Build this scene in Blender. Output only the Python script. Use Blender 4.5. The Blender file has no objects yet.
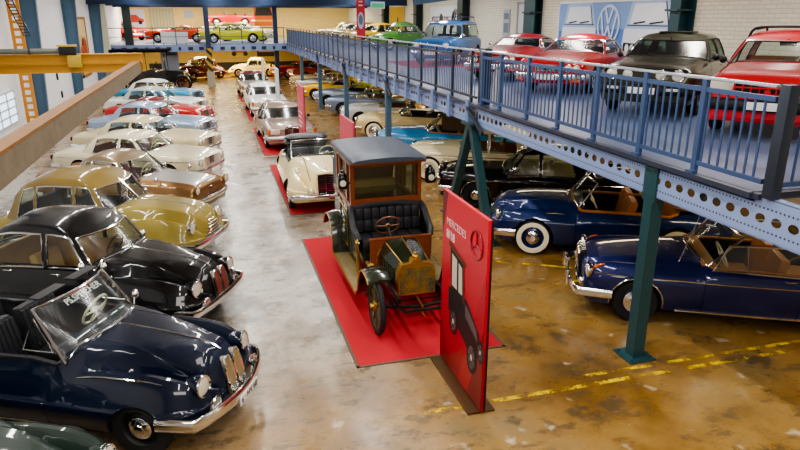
EXPO = 0.0; LK = 0.95
import bpy, bmesh, math, random
from mathutils import Vector, Matrix
random.seed(7)
C = bpy.context.scene.collection
PI = math.pi
sin, cos = math.sin, math.cos

# ---------------------------------------------------------------- materials
MATS = {}
def _new(name):
    m = bpy.data.materials.new(name); m.use_nodes = True
    return m, m.node_tree.nodes, m.node_tree.links, m.node_tree.nodes['Principled BSDF']
def srgb(h):
    if isinstance(h, str):
        h = h.lstrip('#'); v = [int(h[i:i+2], 16)/255 for i in (0, 2, 4)]
    else: v = h
    return tuple((c/12.92 if c <= .04045 else ((c+.055)/1.055)**2.4) for c in v)
def mat(name, col, rough=.5, metal=0., coat=0., noise=0., nscale=8., bump=0., emit=None, es=1., spec=.5):
    if name in MATS: return MATS[name]
    m, N, L, B = _new(name)
    c = srgb(col)
    B.inputs['Base Color'].default_value = (*c, 1)
    B.inputs['Roughness'].default_value = rough
    B.inputs['Metallic'].default_value = metal
    B.inputs['Coat Weight'].default_value = coat
    B.inputs['Coat Roughness'].default_value = .04
    B.inputs['Specular IOR Level'].default_value = spec
    tc = N.new('ShaderNodeTexCoord')
    nz = N.new('ShaderNodeTexNoise'); nz.inputs['Scale'].default_value = nscale; nz.inputs['Detail'].default_value = 5
    L.new(tc.outputs['Object'], nz.inputs['Vector'])
    if noise:
        mx = N.new('ShaderNodeMix'); mx.data_type = 'RGBA'
        mx.inputs['A'].default_value = (*[x*(1-noise) for x in c], 1)
        mx.inputs['B'].default_value = (*[min(1, x*(1+noise)) for x in c], 1)
        L.new(nz.outputs['Fac'], mx.inputs['Factor']); L.new(mx.outputs['Result'], B.inputs['Base Color'])
    if bump:
        bp = N.new('ShaderNodeBump'); bp.inputs['Strength'].default_value = bump; bp.inputs['Distance'].default_value = .01
        L.new(nz.outputs['Fac'], bp.inputs['Height']); L.new(bp.outputs['Normal'], B.inputs['Normal'])
    if emit:
        B.inputs['Emission Color'].default_value = (*srgb(emit), 1); B.inputs['Emission Strength'].default_value = es
    MATS[name] = m
    return m
def paint(name, col, metal=0., rough=.28):
    return mat('paint_'+name, col, rough=rough+.06, metal=metal, coat=.85, noise=.05, nscale=3, spec=.15)
def glass(name, tint, gl=.42, dens=.05):
    """thin window glass: mostly see-through with a mirror-like sheen at grazing angles"""
    if name in MATS: return MATS[name]
    m, N, L, B = _new(name); N.remove(B)
    out = N['Material Output']
    tr = N.new('ShaderNodeBsdfTransparent'); tr.inputs['Color'].default_value = (*srgb(tint), 1)
    g = N.new('ShaderNodeBsdfGlossy'); g.inputs['Roughness'].default_value = .16
    lw = N.new('ShaderNodeLayerWeight'); lw.inputs['Blend'].default_value = .35
    mr = N.new('ShaderNodeMapRange'); mr.inputs['To Min'].default_value = dens; mr.inputs['To Max'].default_value = gl
    L.new(lw.outputs['Fresnel'], mr.inputs['Value'])
    mx = N.new('ShaderNodeMixShader')
    L.new(mr.outputs['Result'], mx.inputs['Fac']); L.new(tr.outputs[0], mx.inputs[1]); L.new(g.outputs[0], mx.inputs[2])
    L.new(mx.outputs[0], out.inputs['Surface'])
    MATS[name] = m
    return m
CHROME = mat('chrome', '#e4e4e2', rough=.12, metal=1.)
CHROME2 = mat('satin_chrome', '#c9cbcc', rough=.3, metal=1.)
BRASS = mat('old_brass', '#c9a152', rough=.32, metal=1., noise=.25, nscale=20)
RUBBER = mat('tyre_rubber', '#1b1b1c', rough=.75, noise=.2)
BLACK = mat('black_plastic', '#141416', rough=.55)
WELL = mat('wheel_well_black', '#0b0b0c', rough=.9)
WHITEWALL = mat('whitewall_rubber', '#f2e9c8', rough=.6)
GLASS = glass('window_glass', '#e9f2ee')
GLASSD = glass('tinted_window_glass', '#8fa39b', .6, .15)
LENS = mat('headlamp_lens', '#efe9d6', rough=.12, metal=.35, coat=1., noise=.12, nscale=60)
AMBER = mat('amber_lens', '#e0651a', rough=.2, coat=1.)
REDL = mat('red_lens', '#6e1412', rough=.25, coat=.5)
INT_BLK = mat('black_leather', '#27282d', rough=.42, noise=.15, bump=.2, nscale=30)
INT_TAN = mat('tan_leather', '#b0713a', rough=.5, noise=.12, bump=.2, nscale=30)
INT_RED = mat('red_leather', '#7d2a22', rough=.5, noise=.12, bump=.2, nscale=30)
INT_CRM = mat('cream_cloth', '#d8c79c', rough=.8, noise=.1)
INT_GRY = mat('grey_cloth', '#4e5156', rough=.85, noise=.1)
IVORY = mat('ivory_plastic', '#efe6c4', rough=.3)
PLATE = mat('number_plate_white', '#eeeeec', rough=.4)
INK = mat('plate_ink_black', '#111111', rough=.5)

# ---------------------------------------------------------------- mesh builder
class MB:
    def __init__(s): s.v = []; s.f = []; s.m = []; s.mi = 0
    def add(s, vs, fs, M=None):
        b = len(s.v)
        s.v += [tuple(M @ Vector(v)) if M else tuple(v) for v in vs]
        for f in fs: s.f.append([i+b for i in f]); s.m.append(s.mi)
        return s
    def box(s, c, d, M=None, bev=0.):
        x, y, z = [e/2 for e in d]
        if not bev:
            vs = [(c[0]+i*x, c[1]+j*y, c[2]+k*z) for i in (-1, 1) for j in (-1, 1) for k in (-1, 1)]
            return s.add(vs, [(0,1,3,2),(4,6,7,5),(0,4,5,1),(2,3,7,6),(0,2,6,4),(1,5,7,3)], M)
        bm = bmesh.new(); bmesh.ops.create_cube(bm, size=1)
        for v in bm.verts: v.co = Vector((v.co.x*d[0], v.co.y*d[1], v.co.z*d[2]))
        bmesh.ops.bevel(bm, geom=bm.edges[:], offset=min(bev, min(d)*.48), segments=2, affect='EDGES', profile=.6)
        vs = [(v.co.x+c[0], v.co.y+c[1], v.co.z+c[2]) for v in bm.verts]
        bm.verts.index_update()
        fs = [[v.index for v in f.verts] for f in bm.faces]; bm.free()
        return s.add(vs, fs, M)
    def bar(s, a, b, w, h=None, up=(0, 0, 1)):
        """rectangular bar from a to b"""
        a, b = Vector(a), Vector(b); h = h or w
        d = (b-a).normalized(); u = Vector(up)
        if abs(d.dot(u)) > .99: u = Vector((1, 0, 0))
        r = d.cross(u).normalized(); u = r.cross(d)
        vs = [p+r*i*w/2+u*j*h/2 for p in (a, b) for i, j in ((-1,-1),(1,-1),(1,1),(-1,1))]
        return s.add(vs, [(3,2,1,0),(4,5,6,7),(0,1,5,4),(1,2,6,5),(2,3,7,6),(3,0,4,7)])
    def tube(s, pts, r, n=8, closed=False, flat=1., up=(0, 0, 1)):
        """round tube along points; flat squashes it along the 'up' side"""
        P = [Vector(p) for p in pts]; k = len(P); vs = []; fs = []
        prev = None
        for i, p in enumerate(P):
            if closed: t = P[(i+1) % k]-P[i-1]
            else: t = P[min(i+1, k-1)]-P[max(i-1, 0)]
            if t.length < 1e-9: t = Vector((1, 0, 0))
            t.normalize(); u = Vector(up)
            if abs(t.dot(u)) > .97: u = Vector((0, 1, 0)) if abs(t.y) < .9 else Vector((1, 0, 0))
            a = t.cross(u).normalized(); b = a.cross(t)
            rr = r[i] if isinstance(r, (list, tuple)) else r
            for j in range(n):
                q = 2*PI*(j+.5)/n
                vs.append(p+a*cos(q)*rr*flat+b*sin(q)*rr)
        for i in range(k if closed else k-1):
            for j in range(n):
                i2 = (i+1) % k
                fs.append((i*n+j, i*n+(j+1) % n, i2*n+(j+1) % n, i2*n+j))
        if not closed: fs += [tuple(range(n))[::-1], tuple(range((k-1)*n, k*n))]
        return s.add(vs, fs)
    def lathe(s, prof, n=20, M=None, mis=None, cap=True):
        """profile [(r, h)] turned about local Z"""
        vs = []; k = len(prof)
        for r, h in prof: vs += [(r*cos(2*PI*j/n), r*sin(2*PI*j/n), h) for j in range(n)]
        for i in range(k-1):
            if mis: s.mi = mis[i]
            b = len(s.v) if i == 0 else b
            if i == 0: s.v += [tuple(M @ Vector(v)) if M else v for v in vs]
            for j in range(n):
                s.f.append([b+i*n+j, b+i*n+(j+1) % n, b+(i+1)*n+(j+1) % n, b+(i+1)*n+j]); s.m.append(s.mi)
        if cap:
            if prof[0][0] > 1e-4: s.f.append([b+j for j in range(n)][::-1]); s.m.append(s.mi)
            if prof[-1][0] > 1e-4: s.f.append([b+(k-1)*n+j for j in range(n)]); s.m.append(s.mi)
        return s
    def prism(s, poly, a, b, M=None, axis='z'):
        """polygon [(u,v)] extruded a..b"""
        n = len(poly)
        def P(u, v, h): return (u, v, h) if axis == 'z' else ((u, h, v) if axis == 'y' else (h, u, v))
        vs = [P(u, v, a) for u, v in poly]+[P(u, v, b) for u, v in poly]
        return s.add(vs, [tuple(range(n))[::-1], tuple(range(n, 2*n))]+[(i, (i+1) % n, n+(i+1) % n, n+i) for i in range(n)], M)
    def loft(s, rings, closed=True, cap=True):
        n = len(rings[0]); vs = [p for r in rings for p in r]; fs = []
        for i in range(len(rings)-1):
            for j in range(n if closed else n-1):
                fs.append((i*n+j, i*n+(j+1) % n, (i+1)*n+(j+1) % n, (i+1)*n+j))
        if cap: fs += [tuple(range(n))[::-1], tuple(range((len(rings)-1)*n, len(rings)*n))]
        return s.add(vs, fs)
    def build(s, name, ms, parent=None, smooth=True, fix=True, loc=None, ang=40):
        me = bpy.data.meshes.new(name)
        me.from_pydata(s.v, [], s.f)
        ms = ms if isinstance(ms, (list, tuple)) else [ms]
        for m in ms: me.materials.append(m)
        me.polygons.foreach_set('material_index', [min(i, len(ms)-1) for i in s.m])
        me.update()
        if fix:
            bm = bmesh.new(); bm.from_mesh(me); bmesh.ops.recalc_face_normals(bm, faces=bm.faces); bm.to_mesh(me); bm.free()
        if smooth:
            me.polygons.foreach_set('use_smooth', [True]*len(me.polygons))
            if ang: me.set_sharp_from_angle(angle=math.radians(ang))
        o = bpy.data.objects.new(name, me); C.objects.link(o)
        if parent: o.parent = parent
        if loc: o.location = loc
        return o

def tag(o, label=None, cat=None, group=None, kind=None):
    if label: o['label'] = label
    if cat: o['category'] = cat
    if group: o['group'] = group
    if kind: o['kind'] = kind
    return o
def thing(name, label, cat, loc=(0, 0, 0), rz=0., group=None):
    o = bpy.data.objects.new(name, None); C.objects.link(o)
    o.empty_display_size = .2
    o.location = loc; o.rotation_euler = (0, 0, rz)
    return tag(o, label, cat, group)
def copy_tree(o, parent=None):
    c = o.copy(); C.objects.link(c)
    if parent: c.parent = parent
    for ch in o.children: copy_tree(ch, c)
    return c
def struct(name, mb, m, smooth=False):
    return tag(mb.build(name, m, smooth=smooth), kind='structure')
def text(name, body, size, m, parent=None, M=None, extrude=.002, align='CENTER', bold=0.):
    cu = bpy.data.curves.new(name, 'FONT'); cu.body = body; cu.size = size; cu.extrude = extrude
    cu.align_x = align; cu.align_y = 'CENTER'; cu.offset = bold
    cu.resolution_u = 3
    t = bpy.data.objects.new(name, cu); C.objects.link(t)
    dg = bpy.context.evaluated_depsgraph_get(); dg.update()
    me = bpy.data.meshes.new_from_object(t.evaluated_get(dg))
    bpy.data.objects.remove(t); bpy.data.curves.remove(cu)
    me.materials.clear(); me.materials.append(m)
    if M: me.transform(M)
    o = bpy.data.objects.new(name, me); C.objects.link(o)
    if parent: o.parent = parent
    return o
def frame_M(o, x, y):
    """matrix with origin o, local X along x, local Y along y"""
    x = Vector(x).normalized(); y = Vector(y).normalized(); z = x.cross(y)
    return Matrix(((x.x, y.x, z.x, o[0]), (x.y, y.y, z.y, o[1]), (x.z, y.z, z.z, o[2]), (0, 0, 0, 1)))

def pchip(P):
    """smooth monotone curve through [(x, y)]"""
    xs = [p[0] for p in P]; ys = [p[1] for p in P]; n = len(P)
    if n == 1: return lambda x: ys[0]
    d = [(ys[i+1]-ys[i])/(xs[i+1]-xs[i]) for i in range(n-1)]
    m = [d[0]]+[0 if d[i-1]*d[i] <= 0 else 2*d[i-1]*d[i]/(d[i-1]+d[i]) for i in range(1, n-1)]+[d[-1]]
    def f(x):
        if x <= xs[0]: return ys[0]
        if x >= xs[-1]: return ys[-1]
        i = 0
        while x > xs[i+1]: i += 1
        h = xs[i+1]-xs[i]; t = (x-xs[i])/h
        return (ys[i]*(1+2*t)*(1-t)**2+h*m[i]*t*(1-t)**2+ys[i+1]*t*t*(3-2*t)+h*m[i+1]*t*t*(t-1))
    return f
# ---------------------------------------------------------------- car kit
U0 = [0, .12, .24, .36, .46, .54, .62, .70, .76, .82, .87, .91, .945, .97, .987, .996, 1.0]
Q0 = [.2, .4, .6, .8, .94, 1.]
def smax(a, b, k):
    h = max(0, min(1, .5+.5*(a-b)/k)); return b+(a-b)*h+k*h*(1-h)
class Body:
    def __init__(s, sp):
        s.sp = sp; s.L = sp['L']
        D = dict(w=.85, zt=.9, zf=.0, yf=.78, wh=1.0, cr=.03, n=4., zm=.6, zb=.22, tuck=.08, kf=3., kh=7.)
        D.update({k: v for k, v in sp.items() if k in D})
        s.c = {k: (pchip(v) if isinstance(v, list) else (lambda x, v=v: v)) for k, v in D.items()}
    def P(s, x):
        t = (x+s.L/2)/s.L
        d = {k: f(t) for k, f in s.c.items()}
        e = 1.; b = 1.; zc = .5
        for key, sg in (('nose', 1), ('tail', -1)):
            dd, p, a, bb, z = s.sp.get(key, (.2, 2.2, .8, .6, .55))
            u = (sg*x-(s.L/2-dd))/dd
            if u > 0:
                u = min(1, u); q = (1-u**p)**(1/p)
                d['w'] *= a+(1-a)*q; b = bb+(1-bb)*q; zc = z
        d['b'] = b; d['zc'] = zc
        return d
    def h(s, d, u):
        hood = d['zt']-d['cr']*u*u-d['kh']*max(0, u-d['wh'])**2
        fen = d['zf']-d['kf']*(u-d['yf'])**2
        return smax(hood, fen, .05) if d['zf'] > 0 else hood
    def sq(s, d, z): return d['zc']+(z-d['zc'])*d['b']
    def top(s, x, y):
        d = s.P(x); u = min(1, abs(y)/d['w'])
        return s.sq(d, d['zm']+(max(s.h(d, u), d['zm']+.02)-d['zm'])*(1-u**d['n'])**(1/d['n']))
    def ring(s, x, U):
        d = s.P(x); out = []
        for u in U:
            z = d['zm']+(max(s.h(d, u), d['zm']+.02)-d['zm'])*max(0, 1-u**d['n'])**(1/d['n'])
            out.append((d['w']*u, s.sq(d, z)))
        for q in Q0:
            out.append((d['w']-d['tuck']*q**2.4, s.sq(d, d['zm']+(d['zb']-d['zm'])*q)))
        out.append((0, s.sq(d, d['zb'])))
        return out
    def side(s, x, z):
        r = s.ring(x, U0)
        for i in range(len(r)-2, 0, -1):
            (y0, z0), (y1, z1) = r[i-1], r[i]
            if z1 <= z <= z0 and z0 > z1: return y1+(y0-y1)*(z-z1)/(z0-z1)
        return s.P(x)['w']
    def front_x(s, y, z, sg=1):
        x = s.L/2
        while x > 0 and s.top(sg*x, y) < z: x -= .005
        return sg*x

def split_mesh(o, idx_names, mats, root, ang=38):
    """split the evaluated mesh of o by material index into one object per index"""
    dg = bpy.context.evaluated_depsgraph_get(); dg.update()
    me = o.evaluated_get(dg).to_mesh()
    V = [v.co.copy() for v in me.vertices]; by = {}
    for p in me.polygons: by.setdefault(p.material_index, []).append(list(p.vertices))
    o.evaluated_get(dg).to_mesh_clear()
    groups = {}
    for i, fs in by.items():
        nm = idx_names.get(i, ('body', 0))
        groups.setdefault(nm, []).extend([(f, i) for f in fs])
    res = {}
    for nm, fl in groups.items():
        mp = {}; vs = []; fs = []; ms = []
        for f, i in fl:
            g = []
            for k in f:
                if k not in mp: mp[k] = len(vs); vs.append(V[k])
                g.append(mp[k])
            fs.append(g); ms.append(i)
        m2 = bpy.data.meshes.new(nm[0]); m2.from_pydata(vs, [], fs)
        used = sorted(set(ms)); 
        for i in used: m2.materials.append(mats[i])
        m2.polygons.foreach_set('material_index', [used.index(i) for i in ms])
        m2.polygons.foreach_set('use_smooth', [True]*len(fs)); m2.update()
        m2.set_sharp_from_angle(angle=math.radians(ang))
        ob = bpy.data.objects.new(nm[0], m2); C.objects.link(ob); ob.parent = root; res[nm] = ob
    return res

def shell(B, root, pm, N=44, inner=None, lower=None):
    """body panels: lofted shell with wheel wells and cabin cut out, split into body, bonnet, boot lid and doors"""
    sp = B.sp; L = B.L
    hood = sp.get('hood'); boot = sp.get('boot'); doors = sp.get('doors', [])
    U = list(U0); uh = hood[2] if hood else None; ub = boot[2] if boot else None
    for q in {x for x in (uh, ub) if x}:
        U = [u for u in U if abs(u-q) > .02]+[q-.008, q, q+.008]
    U.sort()
    X = [L/2*sin(PI/2*(-1+2*i/N))*.55+.45*(-L/2+L*i/N) for i in range(N+1)]
    lines = {x for d in doors for x in d[:2]}
    if hood: lines |= set(hood[:2])
    if boot: lines |= set(boot[:2])
    for q in lines:
        X = [x for x in X if abs(x-q) > .02]+[q-.007, q, q+.007]
    X.sort()
    nu = len(U); vs = []; fs = []; mi = []
    M = 2*(nu+len(Q0))
    for x in X:
        r = B.ring(x, U); r = list(r)
        for j in range(len(r)-1):
            y, z = r[j]
            u = U[j] if j < nu else 2
            gr = 0
            for d in doors:
                if (abs(x-d[0]) < 1e-6 or abs(x-d[1]) < 1e-6) and u > .93: gr = 1
            for hh in (hood, boot):
                if hh and hh[0]-1e-6 <= x <= hh[1]+1e-6:
                    if abs(u-hh[2]) < 1e-6: gr = 2
                    if (abs(x-hh[0]) < 1e-6 or abs(x-hh[1]) < 1e-6) and u < hh[2]: gr = 2
            if gr == 1: r[j] = (y-.01, z)
            if gr == 2: r[j] = (y, z-.01)
        full = r + [(-y, z) for y, z in r[-2:0:-1]]
        vs += [(x, y, z) for y, z in full]
    n = len(full); nh = len(r)
    for i in range(len(X)-1):
        xc = (X[i]+X[i+1])/2
        for j in range(n):
            jj = j if j < nh-1 else n-1-j
            u = (U[jj]+U[jj+1])/2 if jj+1 < nu else 2
            k = 0
            if hood and hood[0] < xc < hood[1] and u < hood[2]: k = 1
            elif boot and boot[0] < xc < boot[1] and u < boot[2]: k = 2
            elif u > .93 and jj < nh-3:
                for q, d in enumerate(doors):
                    if d[0] < xc < d[1]: k = 3+2*q+(0 if j < nh-1 else 1)
            fs.append((i*n+j, i*n+(j+1) % n, (i+1)*n+(j+1) % n, (i+1)*n+j)); mi.append(k)
    fs += [tuple(range(n))[::-1], tuple(range((len(X)-1)*n, len(X)*n))]; mi += [0, 0]
    mb = MB(); mb.v = vs; mb.f = fs; mb.m = mi
    W = 9; I = 10
    mats = [pm]*9+[WELL, inner or INT_BLK]
    o = mb.build('body', mats, smooth=True)
    cut = MB(); cut.mi = W
    for x, r in ((sp['xf'], sp['r']), (sp['xr'], sp['r'])):
        for sg in (-1, 1):
            ra = r*sp.get('arch', 1.14)
            y0 = B.side(x, sp['r']*1.9)-.30
            pass
            cut.prism([(x+ra*cos(2*PI*k/28), r+sp.get('archz', 0)+ra*sin(2*PI*k/28)) for k in range(28)], sg*y0, sg*1.3, axis='y')
    c1 = cut.build('cut', mats, smooth=False)
    md = o.modifiers.new('wells', 'BOOLEAN'); md.operation = 'DIFFERENCE'; md.object = c1; md.solver = 'EXACT'
    kill = [o, c1]
    if sp.get('cabin'):
        c2m = MB(); c2m.mi = I; c2m.prism(sp['cabin'], .3, 2.)
        c2 = c2m.build('cut', mats, smooth=False)
        md = o.modifiers.new('cabin', 'BOOLEAN'); md.operation = 'DIFFERENCE'; md.object = c2; md.solver = 'EXACT'
        kill.append(c2)
    names = {0: ('body', 0), 1: ('bonnet', 0), 2: ('boot_lid', 0), 9: ('body', 0), 10: ('body', 0)}
    for q in range(6): names[3+q] = ('door', q)
    res = split_mesh(o, names, mats, root)
    for k in kill: 
        me = k.data; bpy.data.objects.remove(k); bpy.data.meshes.remove(me)
    return res

def greenhouse(B, root, g, pm, glassm=None, frame=CHROME, fr=.011):
    P = g['P']; sp = B.sp
    ins = g.get('ins', .05); roofz = pchip(g['roof']); drop = g.get('drop', .07)
    yt = pchip(g['yt']) if isinstance(g['yt'], list) else (lambda x: g['yt'])
    bow, bowt = g.get('bow', (.12, .1)); rbow, rbowt = g.get('rbow', (.12, .1))
    wb = lambda x: B.P(x)['w']-ins
    cols = []; seg = []
    n = 6
    a0b, a0t = P[0]
    yA, yAt = wb(a0b)-.035, yt(a0t)-.03
    for i in range(n):
        v = i/n; cols.append(((a0b+bow*(1-v*v), yA*v), (a0t+bowt*(1-v*v), yAt*v))); seg.append('front')
    cols.append(((a0b, yA), (a0t, yAt))); seg.append('pillar')
    for k in range(1, len(P)-1):
        xb, xt = P[k]
        cols.append(((xb, wb(xb)), (xt, yt(xt))))
        if k % 2 == 1:
            seg.append('w%d' % k)
            xb2, xt2 = P[k+1]
            for i in (1, 2, 3):
                q = i/4; X1 = xb+(xb2-xb)*q; X2 = xt+(xt2-xt)*q
                cols.append(((X1, wb(X1)), (X2, yt(X2)))); seg.append('w%d' % k)
        else: seg.append('pillar')
    crb, crt = P[-1]
    yC, yCt = wb(crb)-.05, yt(crt)-.05
    cols.append(((crb, yC), (crt, yCt))); seg.append('rear')
    for i in range(1, n+1):
        v = 1-i/n; cols.append(((crb-rbow*(1-v*v), yC*v), (crt-rbowt*(1-v*v), yCt*v)))
        if i < n: seg.append('rear')
    H = len(cols)
    full = cols+[((b[0], -b[1]), (t[0], -t[1])) for b, t in cols[-2:0:-1]]
    fseg = seg+seg[::-1]
    tb, tt = g.get('tb', .07), g.get('tt', .86)
    T = [0, tb, tb+(tt-tb)*.25, tb+(tt-tb)*.5, tb+(tt-tb)*.75, tt, tt+(1-tt)*.5, 1.]
    bs, bf, br = g.get('bulge', (.02, .0, .0))
    xm = (P[0][1]+P[-1][1])/2
    rows = []
    for t in T:
        q = t+(.16*((t-tt)/(1-tt))**2 if t > tt else 0)
        row = []
        for i, (b, tp) in enumerate(full):
            x = b[0]+(tp[0]-b[0])*q; y = b[1]+(tp[1]-b[1])*q
            k = sin(PI*min(1, t))
            sgm = fseg[min(i, len(fseg)-1)]
            if abs(b[1]) > .5*yA and sgm not in ('front', 'rear'): y += (1 if y > 0 else -1)*bs*k
            if sgm == 'front': x += bf*k
            if sgm == 'rear': x -= br*k
            zb = g['zb'](b[0]) if g.get('zb') else B.top(b[0], b[1])-.015
            z = zb+(roofz(tp[0])-drop-zb)*t
            row.append((x, y, z))
        rows.append(row)
    nt = len(rows)
    for s in (.1, .25, .5, .75, 1.):
        row = []
        for (x, y, z) in rows[nt-1]:
            x2 = x+(xm+(x-xm)*.55-x)*s
            row.append((x2, y*(1-s), z+(roofz(x2)-z)*(1-(1-s)**2.2)))
        rows.append(row)
    n = len(full); vs = [p for r in rows for p in r]
    ib, it = 1, 5
    skin = MB(); skin.v = vs
    wins = {}
    for r in range(len(rows)-1):
        for j in range(n):
            f = (r*n+j, r*n+(j+1) % n, (r+1)*n+(j+1) % n, (r+1)*n+j)
            sg = fseg[j]
            if ib <= r < it and sg != 'pillar' and not (sg in g.get('blind', ())):
                wins.setdefault((sg, 0 if sg in ('front', 'rear') else (1 if j < H-1 else -1)), []).append(j)
            else: skin.f.append(f); skin.m.append(0)
    o = skin.build('roof', pm, root, fix=False, ang=50)
    bm = bmesh.new(); bm.from_mesh(o.data); bmesh.ops.remove_doubles(bm, verts=bm.verts, dist=1e-4); bmesh.ops.recalc_face_normals(bm, faces=bm.faces); bm.to_mesh(o.data); bm.free()
    o.data.polygons.foreach_set('use_smooth', [True]*len(o.data.polygons)); o.data.set_sharp_from_angle(angle=math.radians(50))
    out = {}
    for (sg, sd), js in wins.items():
        js = sorted(set(js))
        if sg == 'front': js = [j for j in js if j > n/2]+[j for j in js if j < n/2]
        cs = js+[(js[-1]+1) % n]
        nm = {'front': 'windscreen', 'rear': 'rear_window'}.get(sg, 'side_window')
        m = MB()
        for r in range(ib, it+1):
            for j in cs:
                x, y, z = rows[r][j]; k = .992
                m.v.append((xm+(x-xm)*k, y*k, z))
        w = len(cs)
        for r in range(it-ib):
            for c in range(w-1): m.f.append((r*w+c, r*w+c+1, (r+1)*w+c+1, (r+1)*w+c)); m.m.append(0)
        gl = m.build(nm, glassm or GLASS, root)
        out[(sg, sd)] = gl
        if frame:
            loop = [rows[ib][j] for j in cs]+[rows[r][cs[-1]] for r in range(ib+1, it+1)]+[rows[it][j] for j in cs[::-1][1:]]+[rows[r][cs[0]] for r in range(it-1, ib, -1)]
            MB().tube(loop, fr, 6, closed=True).build('window_frame', frame, gl)
    g['full'] = full; g['rows'] = rows
    return out

def cabin_poly(B, g, off=.06):
    """plan outline of the cabin opening just inside the window line"""
    ins = g.get('ins', .05)+off; P = g['P']; wb = lambda x: B.P(x)['w']-ins
    bow = g.get('bow', (.12, .1))[0]; rb = g.get('rbow', (.12, .1))[0]
    a, c = P[0][0], P[-1][0]
    pts = [(a+bow*.6-.08, 0), (a+bow*.3-.08, wb(a)*.6), (a-.1, wb(a)-.03)]
    k = 6
    pts += [(a-.15+(c+.15-a+.15)*i/k, wb(a-.15+(c-a+.3)*i/k)) for i in range(k+1)]
    pts += [(c+.08, wb(c)-.06), (c-rb*.4+.08, wb(c)*.55), (c-rb*.6+.08, 0)]
    return pts[::-1]+[(x, -y) for x, y in pts[1:-1]]

_wheel_cache = {}
def wheels(root, B, style='cap', rimm=None, capm=None, spare=False, tw=.17, low=False):
    sp = B.sp; r = sp['r']; n = 20 if low else 32
    key = (style, r, rimm.name if rimm else '', tw)
    rr = r*sp.get('rimr', .62)
    rimm = rimm or CHROME2; capm = capm or CHROME
    R = Matrix.Rotation(-PI/2, 4, 'X')   # local Z -> +Y
    protos = None
    for x in (sp['xf'], sp['xr']):
        for sg in (1, -1):
            y = (B.side(x, .62)-.03-tw/2) if not sp.get('track') else sp['track']
            if protos is None:
                t = MB(); w = tw
                prof = [(rr, -w*.42), (r*.9, -w*.5), (r*.985, -w*.36), (r, 0), (r*.985, w*.36), (r*.94, w*.48)]
                if style == 'ww': prof += [(r*.90, w*.5), (rr*1.06, w*.5), (rr, w*.42)]; mis = [0]*5+[0, 1, 1]
                else: prof += [(r*.9, w*.5), (rr, w*.42)]; mis = [0]*7
                t.lathe(prof, n, R, mis=mis+[0], cap=False)
                to = t.build('wheel', [RUBBER, WHITEWALL], root)
                q = MB()
                q.lathe([(rr*1.02, w*.42), (rr*.97, w*.46), (rr*.9, w*.36), (rr*.86, w*.14), (rr*.62, w*.22), (rr*.55, w*.3), (0.001, w*.3)], n, R, cap=False)
                ri = q.build('rim', rimm, to)
                q = MB()
                if style == 'alloy':
                    q.lathe([(rr*.25, w*.44), (.001, w*.47)], 12, R, cap=False)
                    for k in range(5):
                        a = 2*PI*k/5
                        q.bar((0.15*rr*cos(a), w*.4, .15*rr*sin(a)), (.93*rr*cos(a), w*.36, .93*rr*sin(a)), rr*.3, .03, up=(0, 1, 0))
                else:
                    cr = rr*(.62 if style != 'full' else .88)
                    q.lathe([(cr, w*.34), (cr*.97, w*.42), (cr*.8, w*.5), (cr*.45, w*.56), (cr*.4, w*.62), (.001, w*.63)], n, R, cap=False)
                q.build('hubcap', capm, to)
                protos = to; o = to
            else: o = copy_tree(protos, root)
            o.location = (x, sg*y, r); o.rotation_euler = (0, 0, 0 if sg > 0 else PI)

def seat(root, x, y, w, m, h=.92, floor=.32, d=.5, tilt=.2, pleat=0):
    mb = MB()
    mb.box((x, y, floor+.14), (d, w, .16), bev=.06)
    M = Matrix.Translation((x-d/2+.03, y, floor+.16)) @ Matrix.Rotation(-tilt, 4, 'Y')
    hh = h-floor-.14
    mb.box((0, 0, hh/2), (.15, w, hh), M, bev=.06)
    if pleat:
        for k in range(pleat):
            yy = -w/2+w*(k+.5)/pleat
            mb.box((.065, yy, hh*.5), (.05, w/pleat*.86, hh*.86), M, bev=.022)
    return mb.build('seat', m, root)
def steering(root, x, y, z, r=.2, m=None, tilt=.45, rim=.013):
    """steering wheel whose face leans back toward the driver"""
    M = Matrix.Translation((x, y, z)) @ Matrix.Rotation(-(PI/2-tilt), 4, 'Y')
    mb = MB()
    T = lambda p: tuple(M @ Vector(p))
    mb.tube([T((r*cos(2*PI*k/24), r*sin(2*PI*k/24), 0)) for k in range(24)], rim, 6, closed=True)
    for a in (PI/2, -PI/2, PI if tilt < 1 else 0): mb.tube([T((0, 0, -.02)), T((r*cos(a), r*sin(a), 0))], rim*.8, 6)
    mb.lathe([(.05, -.04), (.05, 0), (.03, .02), (.001, .025)], 12, M)
    o = mb.build('steering_wheel', m or BLACK, root)
    MB().tube([T((0, 0, -.02)), T((0, 0, -.4))], .02, 6).build('steering_column', BLACK, o)
    return o
def dash(root, B, x, z, w, m, d=.22):
    mb = MB().box((x, 0, z-.09), (d, w, .16), bev=.05)
    return mb.build('dashboard', m, root)
def headlamp(root, p, r, d=(1, 0, 0), ring=CHROME, lens=LENS, depth=.06, name='headlight', sq=1., rim=None):
    d = Vector(d).normalized(); M = Matrix.Translation(p) @ d.to_track_quat('Z', 'Y').to_matrix().to_4x4()
    if sq != 1.: M = M @ Matrix.Diagonal((1, sq, 1, 1))
    a = MB().lathe([(r*.9, -depth), (r*1.08, -depth*.5), (r*1.12, 0), (r*1.05, .018), (r*.96, .014), (r*.95, 0)], 20, M, cap=False).build(name, ring, root)
    MB().lathe([(r*.97, .004), (r*.7, .022), (r*.35, .032), (.001, .036)], 20, M, cap=False).build('lens', lens, a)
    if rim:
        MB().tube([tuple(M @ Vector((r*1.02*cos(2*PI*k/24), r*1.02*sin(2*PI*k/24), .012))) for k in range(24)], .012, 6, closed=True).build('lens_ring', rim, a)
    return a
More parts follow.
